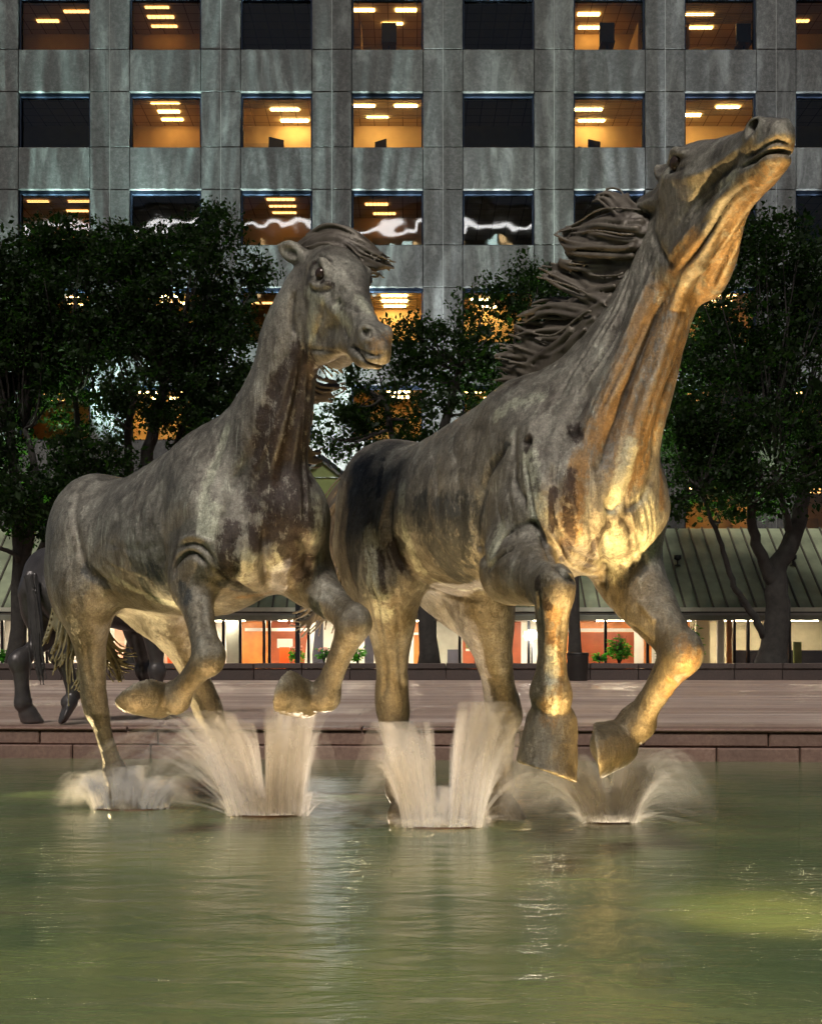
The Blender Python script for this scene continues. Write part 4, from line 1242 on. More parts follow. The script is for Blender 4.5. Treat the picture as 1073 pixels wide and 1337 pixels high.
# ------------------------------------------------------------------ trees, planting, facade floodlights
def mat_leaf(name, a, b, trans=.35):
    m, nt, bs, out = nodes_of(name)
    nt.nodes.remove(bs)
    geo = N(nt, 'NewGeometry')
    n = noise(nt, geo.outputs['Position'], 2.3, 4, .6)
    isl = geo.outputs['Random Per Island']
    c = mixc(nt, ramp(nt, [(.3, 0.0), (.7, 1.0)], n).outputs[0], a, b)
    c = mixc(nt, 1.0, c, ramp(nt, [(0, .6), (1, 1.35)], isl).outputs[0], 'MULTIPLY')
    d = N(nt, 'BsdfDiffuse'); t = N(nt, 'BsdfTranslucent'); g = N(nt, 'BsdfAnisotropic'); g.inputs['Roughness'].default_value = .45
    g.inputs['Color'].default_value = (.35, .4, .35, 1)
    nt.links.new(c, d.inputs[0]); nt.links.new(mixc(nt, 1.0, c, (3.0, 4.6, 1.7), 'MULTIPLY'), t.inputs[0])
    m1 = N(nt, 'MixShader'); m1.inputs[0].default_value = trans
    nt.links.new(d.outputs[0], m1.inputs[1]); nt.links.new(t.outputs[0], m1.inputs[2])
    m2 = N(nt, 'MixShader'); m2.inputs[0].default_value = .025
    nt.links.new(m1.outputs[0], m2.inputs[1]); nt.links.new(g.outputs[0], m2.inputs[2])
    nt.links.new(m2.outputs[0], out.inputs['Surface'])
    return m
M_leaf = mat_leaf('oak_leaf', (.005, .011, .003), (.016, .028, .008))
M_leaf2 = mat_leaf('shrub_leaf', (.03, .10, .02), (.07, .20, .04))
M_bark = simple('bark', (.030, .026, .022), .9, vary=.4, scale=5, bumpd=.03)

def leaf_mesh(name, centres, radii, n_each, size, mat, seed):
    r = np.random.RandomState(seed)
    cs = np.repeat(np.asarray(centres), n_each, axis=0); rad = np.repeat(np.asarray(radii), n_each)
    d = r.normal(size=cs.shape); d /= np.linalg.norm(d, axis=1)[:, None]
    p = cs + d * (rad * r.uniform(.15, 1.0, len(cs)) ** .6)[:, None] * np.array([1, 1, .7])
    n = len(p)
    a = r.normal(size=(n, 3)); a /= np.linalg.norm(a, axis=1)[:, None]
    b = np.cross(a, r.normal(size=(n, 3))); b /= np.linalg.norm(b, axis=1)[:, None]
    L = (size * .75 * np.exp(r.normal(0, .42, n)))[:, None]
    nn = np.cross(a, b)
    v = np.stack([p - a * L * .5, p + b * L * .26 - nn * L * .06, p + a * L * .5, p - b * L * .26 - nn * L * .06], axis=1).reshape(-1, 3)
    me = bpy.data.meshes.new(name)
    me.vertices.add(n * 4); me.vertices.foreach_set('co', v.astype(np.float32).ravel())
    me.loops.add(n * 4); me.loops.foreach_set('vertex_index', np.arange(n * 4, dtype=np.int32))
    me.polygons.add(n); me.polygons.foreach_set('loop_start', np.arange(0, n * 4, 4, dtype=np.int32))
    me.update(calc_edges=True); me.materials.append(mat)
    return me

def tree(base_px, base_d, stems, ells, label, seed, n_clump=150, n_leaf=110, size=.165, name='oak_tree', group=None, extra=()):
    """stems: list of pixel polylines with radii; ells: crown lobes (px, py, rx, ry, d)"""
    r = random.Random(seed)
    bx = (base_px - HX) / F * base_d
    root = empty(name, (bx, base_d, PZ), label, 'tree', group)
    off = np.array([bx, base_d, PZ])
    tr = MB()
    ends = []
    for pts, r0, r1 in stems:
        q = [P(*p) - off for p in pts]
        q = catmull(np.array(q), 5)
        q[:, :2] += np.array([[r.uniform(-.04, .04), r.uniform(-.04, .04)] for _ in q])
        if pts[0][1] > 850: q[0][2] = -.05; 
        rad = [r0 + (r1 - r0) * (i / (len(q) - 1)) ** .8 for i in range(len(q))]
        if pts[0][1] > 850: rad[0] *= 1.5; rad[1] *= 1.15
        tr.tube(q, rad, 10)
        ends += [e for e in q[len(q) // 2:]]
    tr.build('trunk', M_bark, root, smooth=True)
    centres, radii = [], []
    tot = sum(e[2] * e[3] for e in ells)
    for (px, py, rx, ry, d) in ells:
        m = max(6, int(n_clump * 2.3 * rx * ry / tot))
        c0 = P(px, py, d) - off; sx, sz = rx * d / F, ry * d / F; sy = min(sx, 2.6)
        for _ in range(m):
            u = np.array([r.gauss(0, 1), r.gauss(0, 1), r.gauss(0, 1)]); u /= np.linalg.norm(u)
            rr_ = r.uniform(.25, 1.0) ** .5
            centres.append(c0 + u * np.array([sx, sy, sz]) * rr_); radii.append(r.uniform(.35, .95))
    lb = MB()
    for c in centres[::5]:
        e = min(ends, key=lambda e: np.linalg.norm(e - c))
        if np.linalg.norm(e - c) < .4: continue
        mid = .5 * (e + c) + np.array([r.uniform(-.3, .3), r.uniform(-.3, .3), r.uniform(-.5, .1)])
        lb.tube(catmull(np.array([e, mid, c]), 3), [.055, .05, .042, .034, .026, .02, .012], 5)
    lb.build('limbs', M_bark, root, smooth=True)
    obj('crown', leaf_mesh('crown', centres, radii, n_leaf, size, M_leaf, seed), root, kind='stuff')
    return root

TD = 38.0
tree(1010, 36.0, [([(1006, 880, 36), (1014, 800, 36), (1014, 745, 36), (1040, 690, 36.2), (1050, 620, 36.4)], .46, .22),
                  ([(1014, 770, 36), (1000, 740, 35.8), (985, 700, 35.6), (978, 640, 35.4)], .26, .12),
                  ([(998, 832, 36), (975, 790, 35.8), (958, 765, 35.6), (945, 720, 35.4), (928, 680, 35.2), (915, 640, 35)], .13, .05),
                  ([(1036, 705, 36.2), (1022, 665, 35.9), (1010, 610, 35.8)], .16, .08)],
     [(1000, 400, 95, 100, 36), (1060, 470, 90, 150, 36.5), (960, 530, 85, 110, 35.6), (1020, 600, 110, 80, 35.6), (930, 640, 60, 55, 35.2), (1010, 330, 75, 45, 36.2), (900, 560, 40, 80, 35.5)],
     'dark spreading oak with a forked trunk beside the raised-headed horse', 41, 230, 105)
tree(185, TD, [([(178, 880, 38), (182, 760, 38), (186, 640, 38), (200, 560, 38), (215, 500, 38)], .36, .14), ([(184, 690, 38), (168, 600, 37.8), (172, 520, 37.8)], .2, .10),
               ([(186, 660, 38), (225, 590, 38.2), (250, 530, 38.2)], .16, .08), ([(180, 700, 38), (110, 610, 37.6), (100, 520, 37.6)], .16, .08)],
     [(120, 400, 120, 95, 38), (230, 390, 100, 90, 38.2), (290, 460, 50, 90, 38), (160, 490, 140, 80, 37.8), (80, 330, 70, 40, 38.2), (280, 310, 38, 34, 38.2), (330, 360, 22, 34, 38), (170, 330, 70, 34, 38.3), (280, 560, 60, 50, 38)],
     'wide dark oak behind the level-headed horse, its crown before the lit facade', 42, 310, 110)
tree(20, 36.5, [([(22, 880, 36.5), (26, 740, 36.5), (20, 640, 36.5), (14, 560, 36.5)], .28, .12), ([(26, 760, 36.5), (48, 640, 36.5), (34, 560, 36.5)], .2, .09),
                ([(26, 770, 36.5), (80, 660, 36.6), (84, 580, 36.6)], .16, .08), ([(0, 716, 36), (20, 724, 36.2), (26, 740, 36.5)], .06, .10)],
     [(0, 400, 70, 90, 36.5), (30, 470, 60, 60, 36.6), (60, 660, 90, 45, 36), (-40, 560, 70, 90, 36.5), (110, 600, 60, 36, 36.2)],
     'many-stemmed dark oak standing above the smooth dark bronze horse', 43, 190, 105)
tree(560, TD, [([(560, 880, 38), (556, 740, 38), (560, 640, 38), (580, 560, 38), (600, 480, 38)], .32, .12), ([(558, 680, 38), (520, 590, 37.8), (500, 520, 37.8)], .18, .08), ([(562, 640, 38), (650, 560, 38), (670, 500, 38)], .16, .07)],
     [(600, 470, 70, 50, 38), (640, 400, 48, 34, 38), (680, 360, 28, 24, 38), (500, 470, 60, 40, 37.8), (560, 540, 110, 26, 37.8), (515, 596, 50, 34, 37.8), (478, 540, 26, 40, 38), (438, 560, 26, 40, 38), (660, 500, 60, 34, 38), (560, 620, 90, 60, 37.6), (540, 440, 40, 22, 38), (640, 448, 70, 12, 37.9)],
     'dark open-crowned oak seen between the two running horses', 44, 145, 85)
tree(745, 39.5, [([(752, 880, 39.5), (748, 700, 39.5), (742, 600, 39.5), (736, 480, 39.5)], .22, .08)],
     [(740, 420, 50, 48, 39.5), (720, 380, 36, 24, 39.5), (700, 470, 40, 50, 39.5), (900, 440, 50, 50, 39.5), (885, 560, 40, 60, 39.5)],
     'pale-lit slender oak behind the flying bronze mane', 45, 80, 95)

# plants in the beds behind the low wall
def plant(px, py, d, h, label, seed, n=26, flowers=False):
    r = random.Random(seed)
    b = P(px, py, d); b[2] = PZ
    base_z = .46
    root = empty('leafy_plant', b, label, 'plant', 'plants behind the low wall')
    mb = MB(); st = MB()
    for i in range(n):
        a = r.uniform(0, 6.28); hh = r.uniform(.3, 1.0) * h; sp = r.uniform(.05, .34) * h
        top = np.array([math.cos(a) * sp, math.sin(a) * sp, base_z + hh])
        st.tube([np.array([0, 0, .3]), np.array([math.cos(a) * sp * .4, math.sin(a) * sp * .4, base_z + hh * .5]), top], [.012, .009, .005], 4)
        for k in range(4):
            t = np.array([math.cos(a + r.uniform(-1.2, 1.2)), math.sin(a + r.uniform(-1.2, 1.2)), r.uniform(-.2, .6)]); t /= np.linalg.norm(t)
            w = np.cross(t, [0, 0, 1]); w /= (np.linalg.norm(w) + 1e-6)
            L = r.uniform(.16, .30); q = top - np.array([0, 0, r.uniform(0, hh * .6)])
            mb.poly([q, q + t * L * .5 + w * L * .2 + np.array([0, 0, .02]), q + t * L - np.array([0, 0, .04]), q + t * L * .5 - w * L * .2 + np.array([0, 0, .02])])
    mb.build('leaves', M_leaf2, root); st.build('stems', M_bark, root)
    MB().lathe([(.16, .002), (.22, .40), (.24, .42), (.20, .42)], n=16).build('pot', simple('pot', (.30, .22, .12), .7), root, smooth=True)
    if flowers:
        fl = MB()
        for i in range(9):
            c = np.array([r.uniform(-.25, .25), r.uniform(-.25, .25), base_z + h * r.uniform(.8, 1.1)])
            fl.lathe([(.002, -.03), (.05, 0), (.035, .03), (.002, .035)], n=6)
            fl.v[-24:] = [tuple(np.array(v) + c) for v in fl.v[-24:]]
        fl.build('flowers', simple('petal', (.85, .45, .35), .6), root)
plant(388, 866, 42.0, .55, 'low flowering potted plant behind the wall, between the horses', 1, flowers=True)
plant(423, 866, 42.0, .50, 'low flowering potted plant beside a dark lobby column', 2, flowers=True)
plant(467, 866, 42.0, .55, 'low flowering potted plant beside the lifted bent foreleg', 3, flowers=True)
plant(808, 866, 41.6, 1.0, 'tall bushy green plant in front of the red-brown lobby panel', 4, 60)
plant(782, 866, 41.6, .35, 'low green plant next to the litter bin', 5)
plant(897, 840, 41.4, 1.5, 'tall green plant behind the raised bronze knee', 6, 60)
plant(866, 866, 41.6, .4, 'small green plant by the white lobby column', 7)
plant(40, 866, 40.0, .5, 'leafy green plant behind the wall, by the smooth dark horse', 8, 40)
plant(8, 866, 40.0, .45, 'leafy green plant at the end of the wall by the pale lobby wall', 9, 40)

# floodlights washing the facade from the beds
M_lens = emit('floodlight_lens', (.75, 1.0, .88), 6.0)
def floodlight(x, y, tgt, power, col, label, size=50, z=PZ, mottle=False):
    o = empty('floodlight', (x, y, z), label, 'floodlight', 'floodlights washing the facade')
    MB().lathe([(.10, .002), (.10, .03), (.03, .04), (.03, .22)], n=12).build('stand', M_dark, o)
    MB().lathe([(.06, .20), (.14, .26), (.15, .40)], n=16).build('housing', M_dark, o, smooth=True)
    MB().lathe([(.002, .395), (.13, .395), (.13, .40)], n=16).build('lens', M_lens, o)
    L = bpy.data.lights.new('flood', 'SPOT'); L.energy = power; L.color = col; L.spot_size = math.radians(size); L.spot_blend = .9; L.shadow_soft_size = .12
    if mottle:
        # uneven beam: noise put into it, imitating rippling light thrown back by the pool
        L.use_nodes = True; nt = L.node_tree
        em = nt.nodes['Emission']; tc = N(nt, 'TexCoord')
        n = noise(nt, mapping(nt, tc.outputs['Normal'], (26, 7, 7), (x, 0, 0)), 1.0, 4, .65, 1.2)
        nt.links.new(ramp(nt, [(.40, .04), (.50, .5), (.64, 3.4)], n).outputs[0], em.inputs['Strength'])
    lo = bpy.data.objects.new('beam', L); lo.location = (0, 0, .46)
    d = Vector(tgt) - Vector((x, y, z + .46)); lo.rotation_euler = d.to_track_quat('-Z', 'Y').to_euler()
    link(lo, o)
ROOF_D = 43.9
roof_z = z_low + rise * (ROOF_D - LD) / run + .05
for (c, pw_, lean, col, lab) in [(0, 62, 0, (.66, 1, .90), 'at the end of the lobby roof'), (1, 62, .2, (.66, 1, .92), 'above the wide oak'), (2, 40, -.2, (.72, 1, .95), 'behind the head of the level-headed horse'),
                                 (3, 46, 0, (.74, 1, .94), 'behind the open-crowned oak'), (4, 12, .1, (.85, .97, 1), 'beyond the flying mane'), (5, 24, -.1, (.80, 1, .92), 'behind the slender oak'), (6, 36, .1, (.85, .97, 1), 'beyond the raised head'), (7, 18, 0, (.85, .97, 1), 'behind the forked oak')]:
    x = x_first + c * pitch_x - pw + .3 * lean
    floodlight(x, ROOF_D, (x + lean * 2, ROOF_D + 1.5, roof_z + 10.5), pw_ * 640, col, 'small floodlight on the lobby roof ' + lab, 32, roof_z, True)
for (px, d, tx, ty, tz, pw_, col, lab) in [(26, 39.5, -.4, -2.0, 8, 9, (.75, 1, .65), 'at the foot of the many-stemmed oak'), (722, 40.6, 0, -1.0, 9, 9, (.75, 1, .65), 'beside the slender oak'), (905, 39.8, .3, -2.5, 9, 9, (.75, 1, .65), 'behind the forked oak')]:
    x = (px - HX) / F * d
    floodlight(x, d, (x + tx, d + ty, tz), pw_ * 1000, col, 'small ground floodlight ' + lab, 60)
x = (436 - HX) / F * 43.2
floodlight(x, 43.2, (x + .2, FD, z_low + 5.6), 11000, (.88, 1, .95), 'small floodlight on the lobby roof above the peaked porch', 95, z_low + rise * 1.2 / run + .05)
# ------------------------------------------------------------------ water of the pool, underwater lamps, fountain jets
def mat_water():
    m, nt, bs, out = nodes_of('pool_water')
    nt.nodes.remove(bs)
    geo = N(nt, 'NewGeometry'); pos = geo.outputs['Position']
    n1 = noise(nt, mapping(nt, pos, (1.0, 2.6, 1), rot=(0, 0, .15)), 2.2, 3, .55, .5)
    n2 = noise(nt, mapping(nt, pos, (1.0, 3.2, 1), rot=(0, 0, -.2)), 9.0, 4, .6, .3)
    n3 = noise(nt, mapping(nt, pos, (1.0, 2.4, 1), rot=(0, 0, .5)), 34.0, 3, .6)
    b = bump(nt, n1, .5, .035)
    b = bump(nt, n2, .3, .006, b)
    b = bump(nt, n3, .3, .0015, b)
    mud = noise(nt, mapping(nt, pos, (.5, .9, 1)), 1.0, 4, .6, .6)
    c = ramp(nt, [(.3, (.095, .155, .066)), (.55, (.18, .225, .095)), (.75, (.28, .290, .125))], mud).outputs[0]
    d = N(nt, 'BsdfDiffuse'); t = N(nt, 'BsdfTranslucent'); nt.links.new(c, d.inputs[0]); nt.links.new(c, t.inputs[0])
    tr = N(nt, 'BsdfTransparent'); tr.inputs[0].default_value = (.88, .83, .72, 1)
    m0 = N(nt, 'MixShader'); m0.inputs[0].default_value = .010; nt.links.new(d.outputs[0], m0.inputs[1]); nt.links.new(t.outputs[0], m0.inputs[2])
    m1 = N(nt, 'MixShader'); m1.inputs[0].default_value = .22; nt.links.new(m0.outputs[0], m1.inputs[1]); nt.links.new(tr.outputs[0], m1.inputs[2])
    gl = N(nt, 'BsdfAnisotropic'); gl.inputs['Roughness'].default_value = .20; gl.inputs['Color'].default_value = (1, 1, 1, 1)
    fr = N(nt, 'Fresnel', IOR=1.40)
    nt.links.new(b, gl.inputs['Normal']); nt.links.new(b, fr.inputs['Normal'])
    m2 = N(nt, 'MixShader'); nt.links.new(fr.outputs[0], m2.inputs[0]); nt.links.new(m1.outputs[0], m2.inputs[1]); nt.links.new(gl.outputs[0], m2.inputs[2])
    nt.links.new(m2.outputs[0], out.inputs['Surface'])
    return m
wv = MB(); wv.poly([(-40, -30, 0), (40, -30, 0), (40, edge_y(40) + .1, 0), (-40, edge_y(-40) + .1, 0)])
wv.build('water', mat_water(), kind='structure')
pf = MB(); pf.poly([(-40, -30, -1.1), (40, -30, -1.1), (40, edge_y(40) + .1, -1.1), (-40, edge_y(-40) + .1, -1.1)])
pf.build('pool_floor', simple('pool_floor', (.16, .19, .09), .8, vary=.3, scale=1.5), kind='structure')

M_plens = emit('pool_lamp_lens', (.5, .36, .15), .03)
def pool_lamp(x, y, tgt, power, label, size=75, col=(1.0, .72, .36), deep=1.1):
    o = empty('pool_lamp', (x, y, -deep), label, 'lamp', 'lamps under the water of the pool')
    MB().lathe([(.05, deep - 1.098), (.05, 0), (.13, .04), (.10, .10), (.10, .16)], n=16).build('housing', M_dark, o, smooth=True)
    MB().lathe([(.002, .155), (.085, .155), (.085, .16)], n=16).build('lens', M_plens, o)
    L = bpy.data.lights.new('pool_beam', 'SPOT'); L.energy = power; L.color = col; L.spot_size = math.radians(size); L.spot_blend = 1.0; L.shadow_soft_size = .02
    lo = bpy.data.objects.new('beam', L); lo.location = (0, 0, .20)
    d = Vector(tgt) - Vector((x, y, .2 - deep)); lo.rotation_euler = d.to_track_quat('-Z', 'Y').to_euler()
    link(lo, o)
pool_lamp(1.40, 4.15, (1.16, 5.0, 2.5), 4300, 'golden underwater lamp before the chest of the raised-headed horse', 62, (1.0, .70, .33))
pool_lamp(-1.15, 5.25, (-1.0, 6.2, 1.3), 820, 'golden underwater lamp below the belly of the level-headed horse', 100, (1.0, .74, .46))
pool_lamp(-.48, 8.1, (-.3, 7.0, 1.0), 420, 'golden underwater lamp between the two horses near the rim', 120, (1.0, .86, .74), .55)
pool_lamp(-2.75, 8.25, (-2.0, 7.4, .8), 620, 'golden underwater lamp behind the tail of the level-headed horse', 130, (1.0, .80, .48), .55)
pool_lamp(.40, 5.0, (.5, 6.0, 1.2), 520, 'golden underwater lamp under the belly of the raised-headed horse', 100)
pool_lamp(1.55, 7.3, (1.1, 6.7, .4), 420, 'added pale underwater lamp brightening the wide fountain veil', 120, (1.0, .88, .70))  # added only to light the dim right-hand jet

def mat_spray():
    m, nt, bs, out = nodes_of('fountain_spray')
    nt.nodes.remove(bs)
    d = N(nt, 'BsdfDiffuse'); d.inputs[0].default_value = (.93, .91, .90, 1)
    t = N(nt, 'BsdfTranslucent'); t.inputs[0].default_value = (.93, .91, .90, 1)
    m0 = N(nt, 'MixShader'); m0.inputs[0].default_value = .5; nt.links.new(d.outputs[0], m0.inputs[1]); nt.links.new(t.outputs[0], m0.inputs[2])
    tr = N(nt, 'BsdfTransparent')
    geo = N(nt, 'NewGeometry')
    n = noise(nt, mapping(nt, geo.outputs['Position'], (1, 1, .5)), 9, 3, .6)
    at = N(nt, 'Attribute'); at.attribute_name = 'spray_share'
    f = math_node(nt, 'MULTIPLY', ramp(nt, [(.3, .5), (.7, 1.0)], n).outputs[0], at.outputs['Fac'], True)
    m1 = N(nt, 'MixShader'); nt.links.new(f, m1.inputs[0]); nt.links.new(tr.outputs[0], m1.inputs[1]); nt.links.new(m0.outputs[0], m1.inputs[2])
    nt.links.new(m1.outputs[0], out.inputs['Surface'])
    return m
M_spray = mat_spray()
M_nozzle = simple('bronze_ring', (.10, .05, .025), .5, .5)

def fountain(base_px0, base_px1, base_py, plumes, label, seed, n=160):
    """plumes: (share, lean px, top py, spread) per sheaf of strands"""
    r = random.Random(seed)
    d = F * CAMZ / (base_py - HY)
    x0, x1 = (base_px0 - HX) / F * d, (base_px1 - HX) / F * d
    cx = .5 * (x0 + x1); w = .5 * (x1 - x0)
    root = empty('fountain_jet', (cx, d, 0), label, 'fountain', 'fountain jets around the hooves')
    ring = MB().lathe([(w * 1.0, -.02), (w * 1.03, .006), (w * 1.0, .009), (w * .97, .004)], n=32, cap=False); ring.v = [(a, b * .45, c) for a, b, c in ring.v]
    ring.build('nozzle_ring', M_nozzle, root, smooth=True)
    sv, sf, dens = [], [], []
    gacc = 9.8
    for share, lean, top, spread, sx0, sx1, keep in plumes:
        H = CAMZ - (top - HY) / F * d
        for i in range(int(n * share)):
            u = r.random(); sx = (sx0 + (sx1 - sx0) * u) * w
            sy = r.uniform(-1, 1) * w * .35
            h = max(.05, H * min(1.08, r.gauss(.80, .22)))
            vz = math.sqrt(2 * gacc * h); T = vz / gacc
            al_k = 1.0
            lx = lean / F * d * (.55 + .9 * abs(u - (0 if lean > 0 else 1))); vx = (lx + r.gauss(0, spread)) / T; vy = r.gauss(0, spread * .8) / T
            tot = T * (r.uniform(.92, 1.12) if r.random() < keep else r.uniform(1.3, 2.0))
            m = 15
            rad0 = r.uniform(.004, .013)
            b0 = len(sv)
            al = .09 + .52 * r.random() ** 1.8; aa = r.uniform(-.9, .9); ca, sa = math.cos(aa), math.sin(aa)
            for k in range(m):
                t = tot * (k / (m - 1)) ** 1.25
                p = np.array([sx + vx * t, sy + vy * t, max(.002, vz * t - .5 * gacc * t * t)])
                rad = rad0 * (1 + 3.0 * (t / T) ** 1.2)
                for q in (-1, 1):
                    sv.append((p[0] + q * rad * ca, p[1] + q * rad * sa, p[2]))
                    dens.append(al * (1.1 - min(1, t / tot)) ** (1.0 if tot < T * 1.2 else 1.1) * (1.0 if tot < T * 1.2 else .55))
            for k in range(m - 1):
                a = b0 + k * 2
                sf.append((a, a + 1, a + 3, a + 2))
    me = mesh_from('spray', sv, sf, M_spray, True)
    at = me.attributes.new('spray_share', 'FLOAT', 'POINT'); at.data.foreach_set('value', np.array(dens, np.float32))
    obj('spray', me, root, kind='stuff')
fountain(302, 394, 1064, [(.60, -54, 938, .030, -1, -.05, .75), (.70, 12, 930, .030, .0, 1, .8), (.18, -90, 940, .05, -1, -.2, .1), (.35, 0, 1015, .05, -1, 1, .3), (.5, 0, 1036, .10, -1.2, 1.2, .2)], 'pale fountain sheaf leaning over the far hind foot of the level-headed horse', 1, 400)
fountain(527, 627, 1079, [(.65, -24, 952, .026, -1, -.15, .8), (.75, 24, 928, .028, .20, 1, .8), (.15, 40, 940, .05, .2, 1, .2), (.35, 0, 1030, .05, -1, 1, .3), (.5, 0, 1064, .10, -1.2, 1.2, .2)], 'tall pale fountain sheaf around the near hind foot of the raised-headed horse', 2, 420)
fountain(765, 826, 1074, [(.65, -44, 992, .035, -1, .1, .5), (.70, 38, 984, .035, -.1, 1, .45), (.3, 0, 1030, .05, -1, 1, .3), (.4, 0, 1060, .10, -1.2, 1.2, .2)], 'wide pale fountain veil under the lifted hooves of the raised-headed horse', 3, 480)
fountain(124, 216, 1056, [(.55, -16, 1010, .018, -1, -.5, .25), (.55, 2, 1004, .02, -.4, .3, .5), (.55, 14, 1016, .018, .4, 1, .25), (.4, 0, 1036, .05, -1.1, 1.1, .2)], 'low round splash at the near hind foot of the level-headed horse', 4, 300)
# ------------------------------------------------------------------ bronze material, assembling the horses
def mat_bronze(name, wet=False):
    m, nt, bs, out = nodes_of(name)
    geo = N(nt, 'NewGeometry'); pos = geo.outputs['Position']
    def att(n):
        a = N(nt, 'Attribute'); a.attribute_name = n; return a.outputs['Fac']
    fine = noise(nt, pos, 26, 6, .75)
    mid = noise(nt, pos, 5.5, 6, .65, .5)
    drip = noise(nt, mapping(nt, pos, (11, 11, 1.3)), 1.0, 5, .65, .4)
    drip2 = noise(nt, mapping(nt, pos, (22, 22, 2.0), (4, 1, 0)), 1.0, 5, .7, .3)
    drip3 = noise(nt, mapping(nt, pos, (40, 40, 5)), 1.0, 6, .8, .3)
    c = ramp(nt, [(.30, (.135, .118, .094)), (.52, (.255, .230, .188)), (.72, (.38, .358, .295))], mid).outputs[0]
    c = mixc(nt, ramp(nt, [(.52, 0.0), (.68, .70)], drip).outputs[0], c, (.070, .054, .044))
    c = mixc(nt, ramp(nt, [(.56, 0.0), (.70, .75)], drip2).outputs[0], c, (.48, .47, .38))
    c = mixc(nt, ramp(nt, [(.56, 0.0), (.72, .60)], drip3).outputs[0], c, (.06, .047, .038))
    c = mixc(nt, ramp(nt, [(.28, .6), (.42, 0.0)], drip3).outputs[0], c, (.42, .39, .31))
    # lime and algae tint on the lower legs
    sep = N(nt, 'SeparateXYZ'); nt.links.new(pos, sep.inputs[0])
    z = math_node(nt, 'ADD', sep.outputs[2], math_node(nt, 'MULTIPLY', math_node(nt, 'SUBTRACT', mid, .5), 1.3))
    c = mixc(nt, ramp(nt, [(.24, .65), (.40, 0.0)], math_node(nt, 'MULTIPLY', z, .25)).outputs[0], c, mixc(nt, drip, (.090, .066, .030), (.22, .168, .085)))
    # stains with their own outlines
    mott = noise(nt, mapping(nt, pos, (34, 34, 9)), 1.0, 6, .75, .5)
    blot = noise(nt, pos, 11, 6, .75, .8)
    nn = math_node(nt, 'MULTIPLY', math_node(nt, 'ADD', math_node(nt, 'SUBTRACT', mott, .5), math_node(nt, 'SUBTRACT', blot, .5)), 3.4)
    gate = math_node(nt, 'ADD', nn, .85)
    def edge(a, k=.45): return math_node(nt, 'MULTIPLY', a, gate, True)
    c = mixc(nt, ramp(nt, [(.22, 0.0), (.60, .80)], edge(att('rust'), .6)).outputs[0], c, mixc(nt, drip, (.17, .085, .030), (.36, .22, .085)))
    c = mixc(nt, ramp(nt, [(.20, 0.0), (.50, .85)], edge(att('pale'), .8)).outputs[0], c, (.50, .49, .37))
    c = mixc(nt, ramp(nt, [(.24, 0.0), (.50, .92)], edge(att('dark'))).outputs[0], c, mixc(nt, mid, (.022, .013, .010), (.060, .038, .030)))
    c = mixc(nt, ramp(nt, [(.24, 0.0), (.52, .9)], edge(att('slate'))).outputs[0], c, mixc(nt, drip2, (.020, .022, .022), (.10, .10, .095)))
    # worn paler edges, darker colour in the folds
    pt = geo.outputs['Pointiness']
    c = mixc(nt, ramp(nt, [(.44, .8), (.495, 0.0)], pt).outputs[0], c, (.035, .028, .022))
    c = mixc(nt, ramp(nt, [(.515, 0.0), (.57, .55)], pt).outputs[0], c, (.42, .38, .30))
    c = mixc(nt, .65, c, ramp(nt, [(.3, .40), (.7, 1.5)], fine).outputs[0], 'MULTIPLY')
    grit = noise(nt, pos, 95, 5, .8)
    c = mixc(nt, .7, c, ramp(nt, [(.3, .40), (.7, 1.55)], grit).outputs[0], 'MULTIPLY')
    nt.links.new(c, bs.inputs['Base Color'])
    bs.inputs['Metallic'].default_value = .5
    nt.links.new(ramp(nt, [(.3, .28), (.7, .50)], mid).outputs[0], bs.inputs['Roughness'])
    hair = noise(nt, mapping(nt, pos, (60, 60, 12)), 1.0, 4, .7)
    b = bump(nt, hair, .6, .010)
    b = bump(nt, fine, .6, .012, b)
    b = bump(nt, grit, .5, .006, b)
    nt.links.new(b, bs.inputs['Normal'])
    return m
M_bronze = mat_bronze('patinated_bronze')

def mat_hair(name, a, b):
    m, nt, bs, out = nodes_of(name)
    geo = N(nt, 'NewGeometry'); pos = geo.outputs['Position']
    mid = noise(nt, pos, 7, 6, .7); fine = noise(nt, pos, 40, 5, .7)
    c = ramp(nt, [(.3, a), (.7, b)], mid).outputs[0]
    pt = geo.outputs['Pointiness']
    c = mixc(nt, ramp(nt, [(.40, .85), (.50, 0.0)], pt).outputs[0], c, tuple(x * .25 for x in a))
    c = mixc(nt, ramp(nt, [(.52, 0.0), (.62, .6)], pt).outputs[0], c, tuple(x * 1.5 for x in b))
    nt.links.new(c, bs.inputs['Base Color'])
    bs.inputs['Metallic'].default_value = .3; bs.inputs['Roughness'].default_value = .5
    nt.links.new(bump(nt, fine, .5, .006), bs.inputs['Normal'])
    return m
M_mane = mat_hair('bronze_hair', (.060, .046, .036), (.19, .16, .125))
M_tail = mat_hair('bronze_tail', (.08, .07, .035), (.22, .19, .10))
M_dbronze = simple('dark_bronze', (.085, .075, .072), .33, .4, vary=.35, scale=4, bumpd=.006)
M_eye = simple('bronze_eye', (.06, .04, .032), .15, .3)

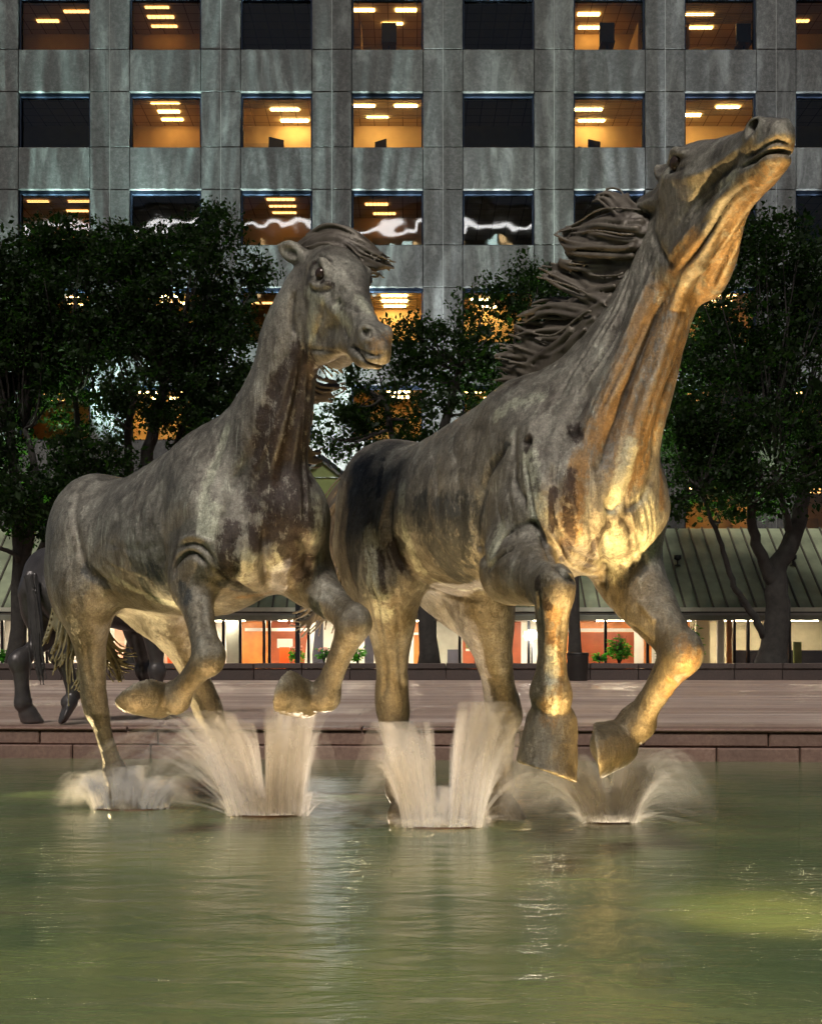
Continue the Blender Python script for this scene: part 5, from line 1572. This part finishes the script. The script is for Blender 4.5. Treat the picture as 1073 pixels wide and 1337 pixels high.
EYE = MB().lathe([(math.sin(a) + 1e-3, -math.cos(a)) for a in np.linspace(0, math.pi, 14)], n=20).mesh('eye', M_eye, True)
def assemble(h, sculptor, hair, label, mat=None):
    me = h.finish(None, mat or M_bronze)
    if sculptor:
        sculptor(me).apply()
    o = np.array([h.O[0], h.O[1], 0])
    root = empty('bronze_horse', tuple(o), label, 'sculpture', 'bronze horses of the fountain')
    me.transform(Matrix.Translation(Vector(-o)))
    obj('body', me, root)
    for c, rad in h.eyes:
        e = obj('eye', EYE, root); e.location = c - o; e.scale = (rad,) * 3
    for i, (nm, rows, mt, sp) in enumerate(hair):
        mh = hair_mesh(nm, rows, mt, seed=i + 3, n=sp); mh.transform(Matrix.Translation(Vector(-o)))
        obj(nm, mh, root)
    return root
assemble(horse_a(), sculpt_a, [('mane', MANE_A, M_mane, 5), ('tail', TAIL_A, M_tail, 6), ('forelock', FORELOCK_A, M_mane, 7)],
         'patinated bronze horse running with head turned level and ears out, in the fountain pool')
assemble(horse_b(), sculpt_b, [('mane', MANE_B, M_mane, 9), ('tail', TAIL_B, M_mane, 6)],
         'patinated bronze horse with head thrown high and mane flying, in the fountain pool')

def horse_c():
    S = 1.75
    h = Horse((-3.17, 12.05), math.radians(-52), S, (-4.5, 10.5, .05), (-1.9, 13.5, 2.75), .016, lift=.30)
    h.trunk()
    W = h.W
    h.hindleg(1, W(-.28, .12, .56), W(-.52, .12, .36), W(-.50, .12, .12), W(-.47, .12, .065), W(-.44, .12, .004), (0, 0, -1), ca=1.25, hf=1.15)
    h.hindleg(-1, W(-.20, -.12, .58), W(-.42, -.12, .40), W(-.32, -.12, .19), W(-.36, -.12, .13), W(-.40, -.12, .09), (-.5, -.3, .2), ca=1.25)
    h.foreleg(-1, W(.25, -.12, .56), W(.27, -.12, .30), W(.26, -.12, .11), W(.29, -.12, .06), W(.31, -.12, .004), (0, 0, -1), ca=1.25, hf=1.15)
    h.foreleg(1, W(.30, .12, .56), W(.36, .12, .30), W(.42, .12, .11), W(.45, .12, .06), W(.47, .12, .004), (0, 0, -1), ca=1.25, hf=1.15)
    h.neck([(W(.32, 0, .84), .22, .36), (W(.45, 0, .98), .17, .28), (W(.56, 0, 1.10), .13, .2), (W(.62, 0, 1.18), .11, .14)])
    h.F.blur(1, 1)
    h.all_hooves()
    h.head(W(.63, 0, 1.2), W(.90, 0, 1.0), g=1.15, jaw=1.2)
    h.ear(W(.60, .05, 1.26), W(.60, .06, 1.35), .04, h.f); h.ear(W(.60, -.05, 1.26), W(.60, -.06, 1.35), .04, h.f)
    return h
TAIL_C = [([(40, 760, 11.12), (45, 800, 11.1), (47, 850, 11.1), (52, 895, 11.1)], .035), ([(42, 760, 11.12), (49, 810, 11.1), (54, 860, 11.1), (60, 900, 11.1)], .03)]
assemble(horse_c(), None, [('tail', TAIL_C, M_dbronze, 6)], 'smooth dark bronze horse standing on the pool rim, half hidden behind the running horse', M_dbronze)
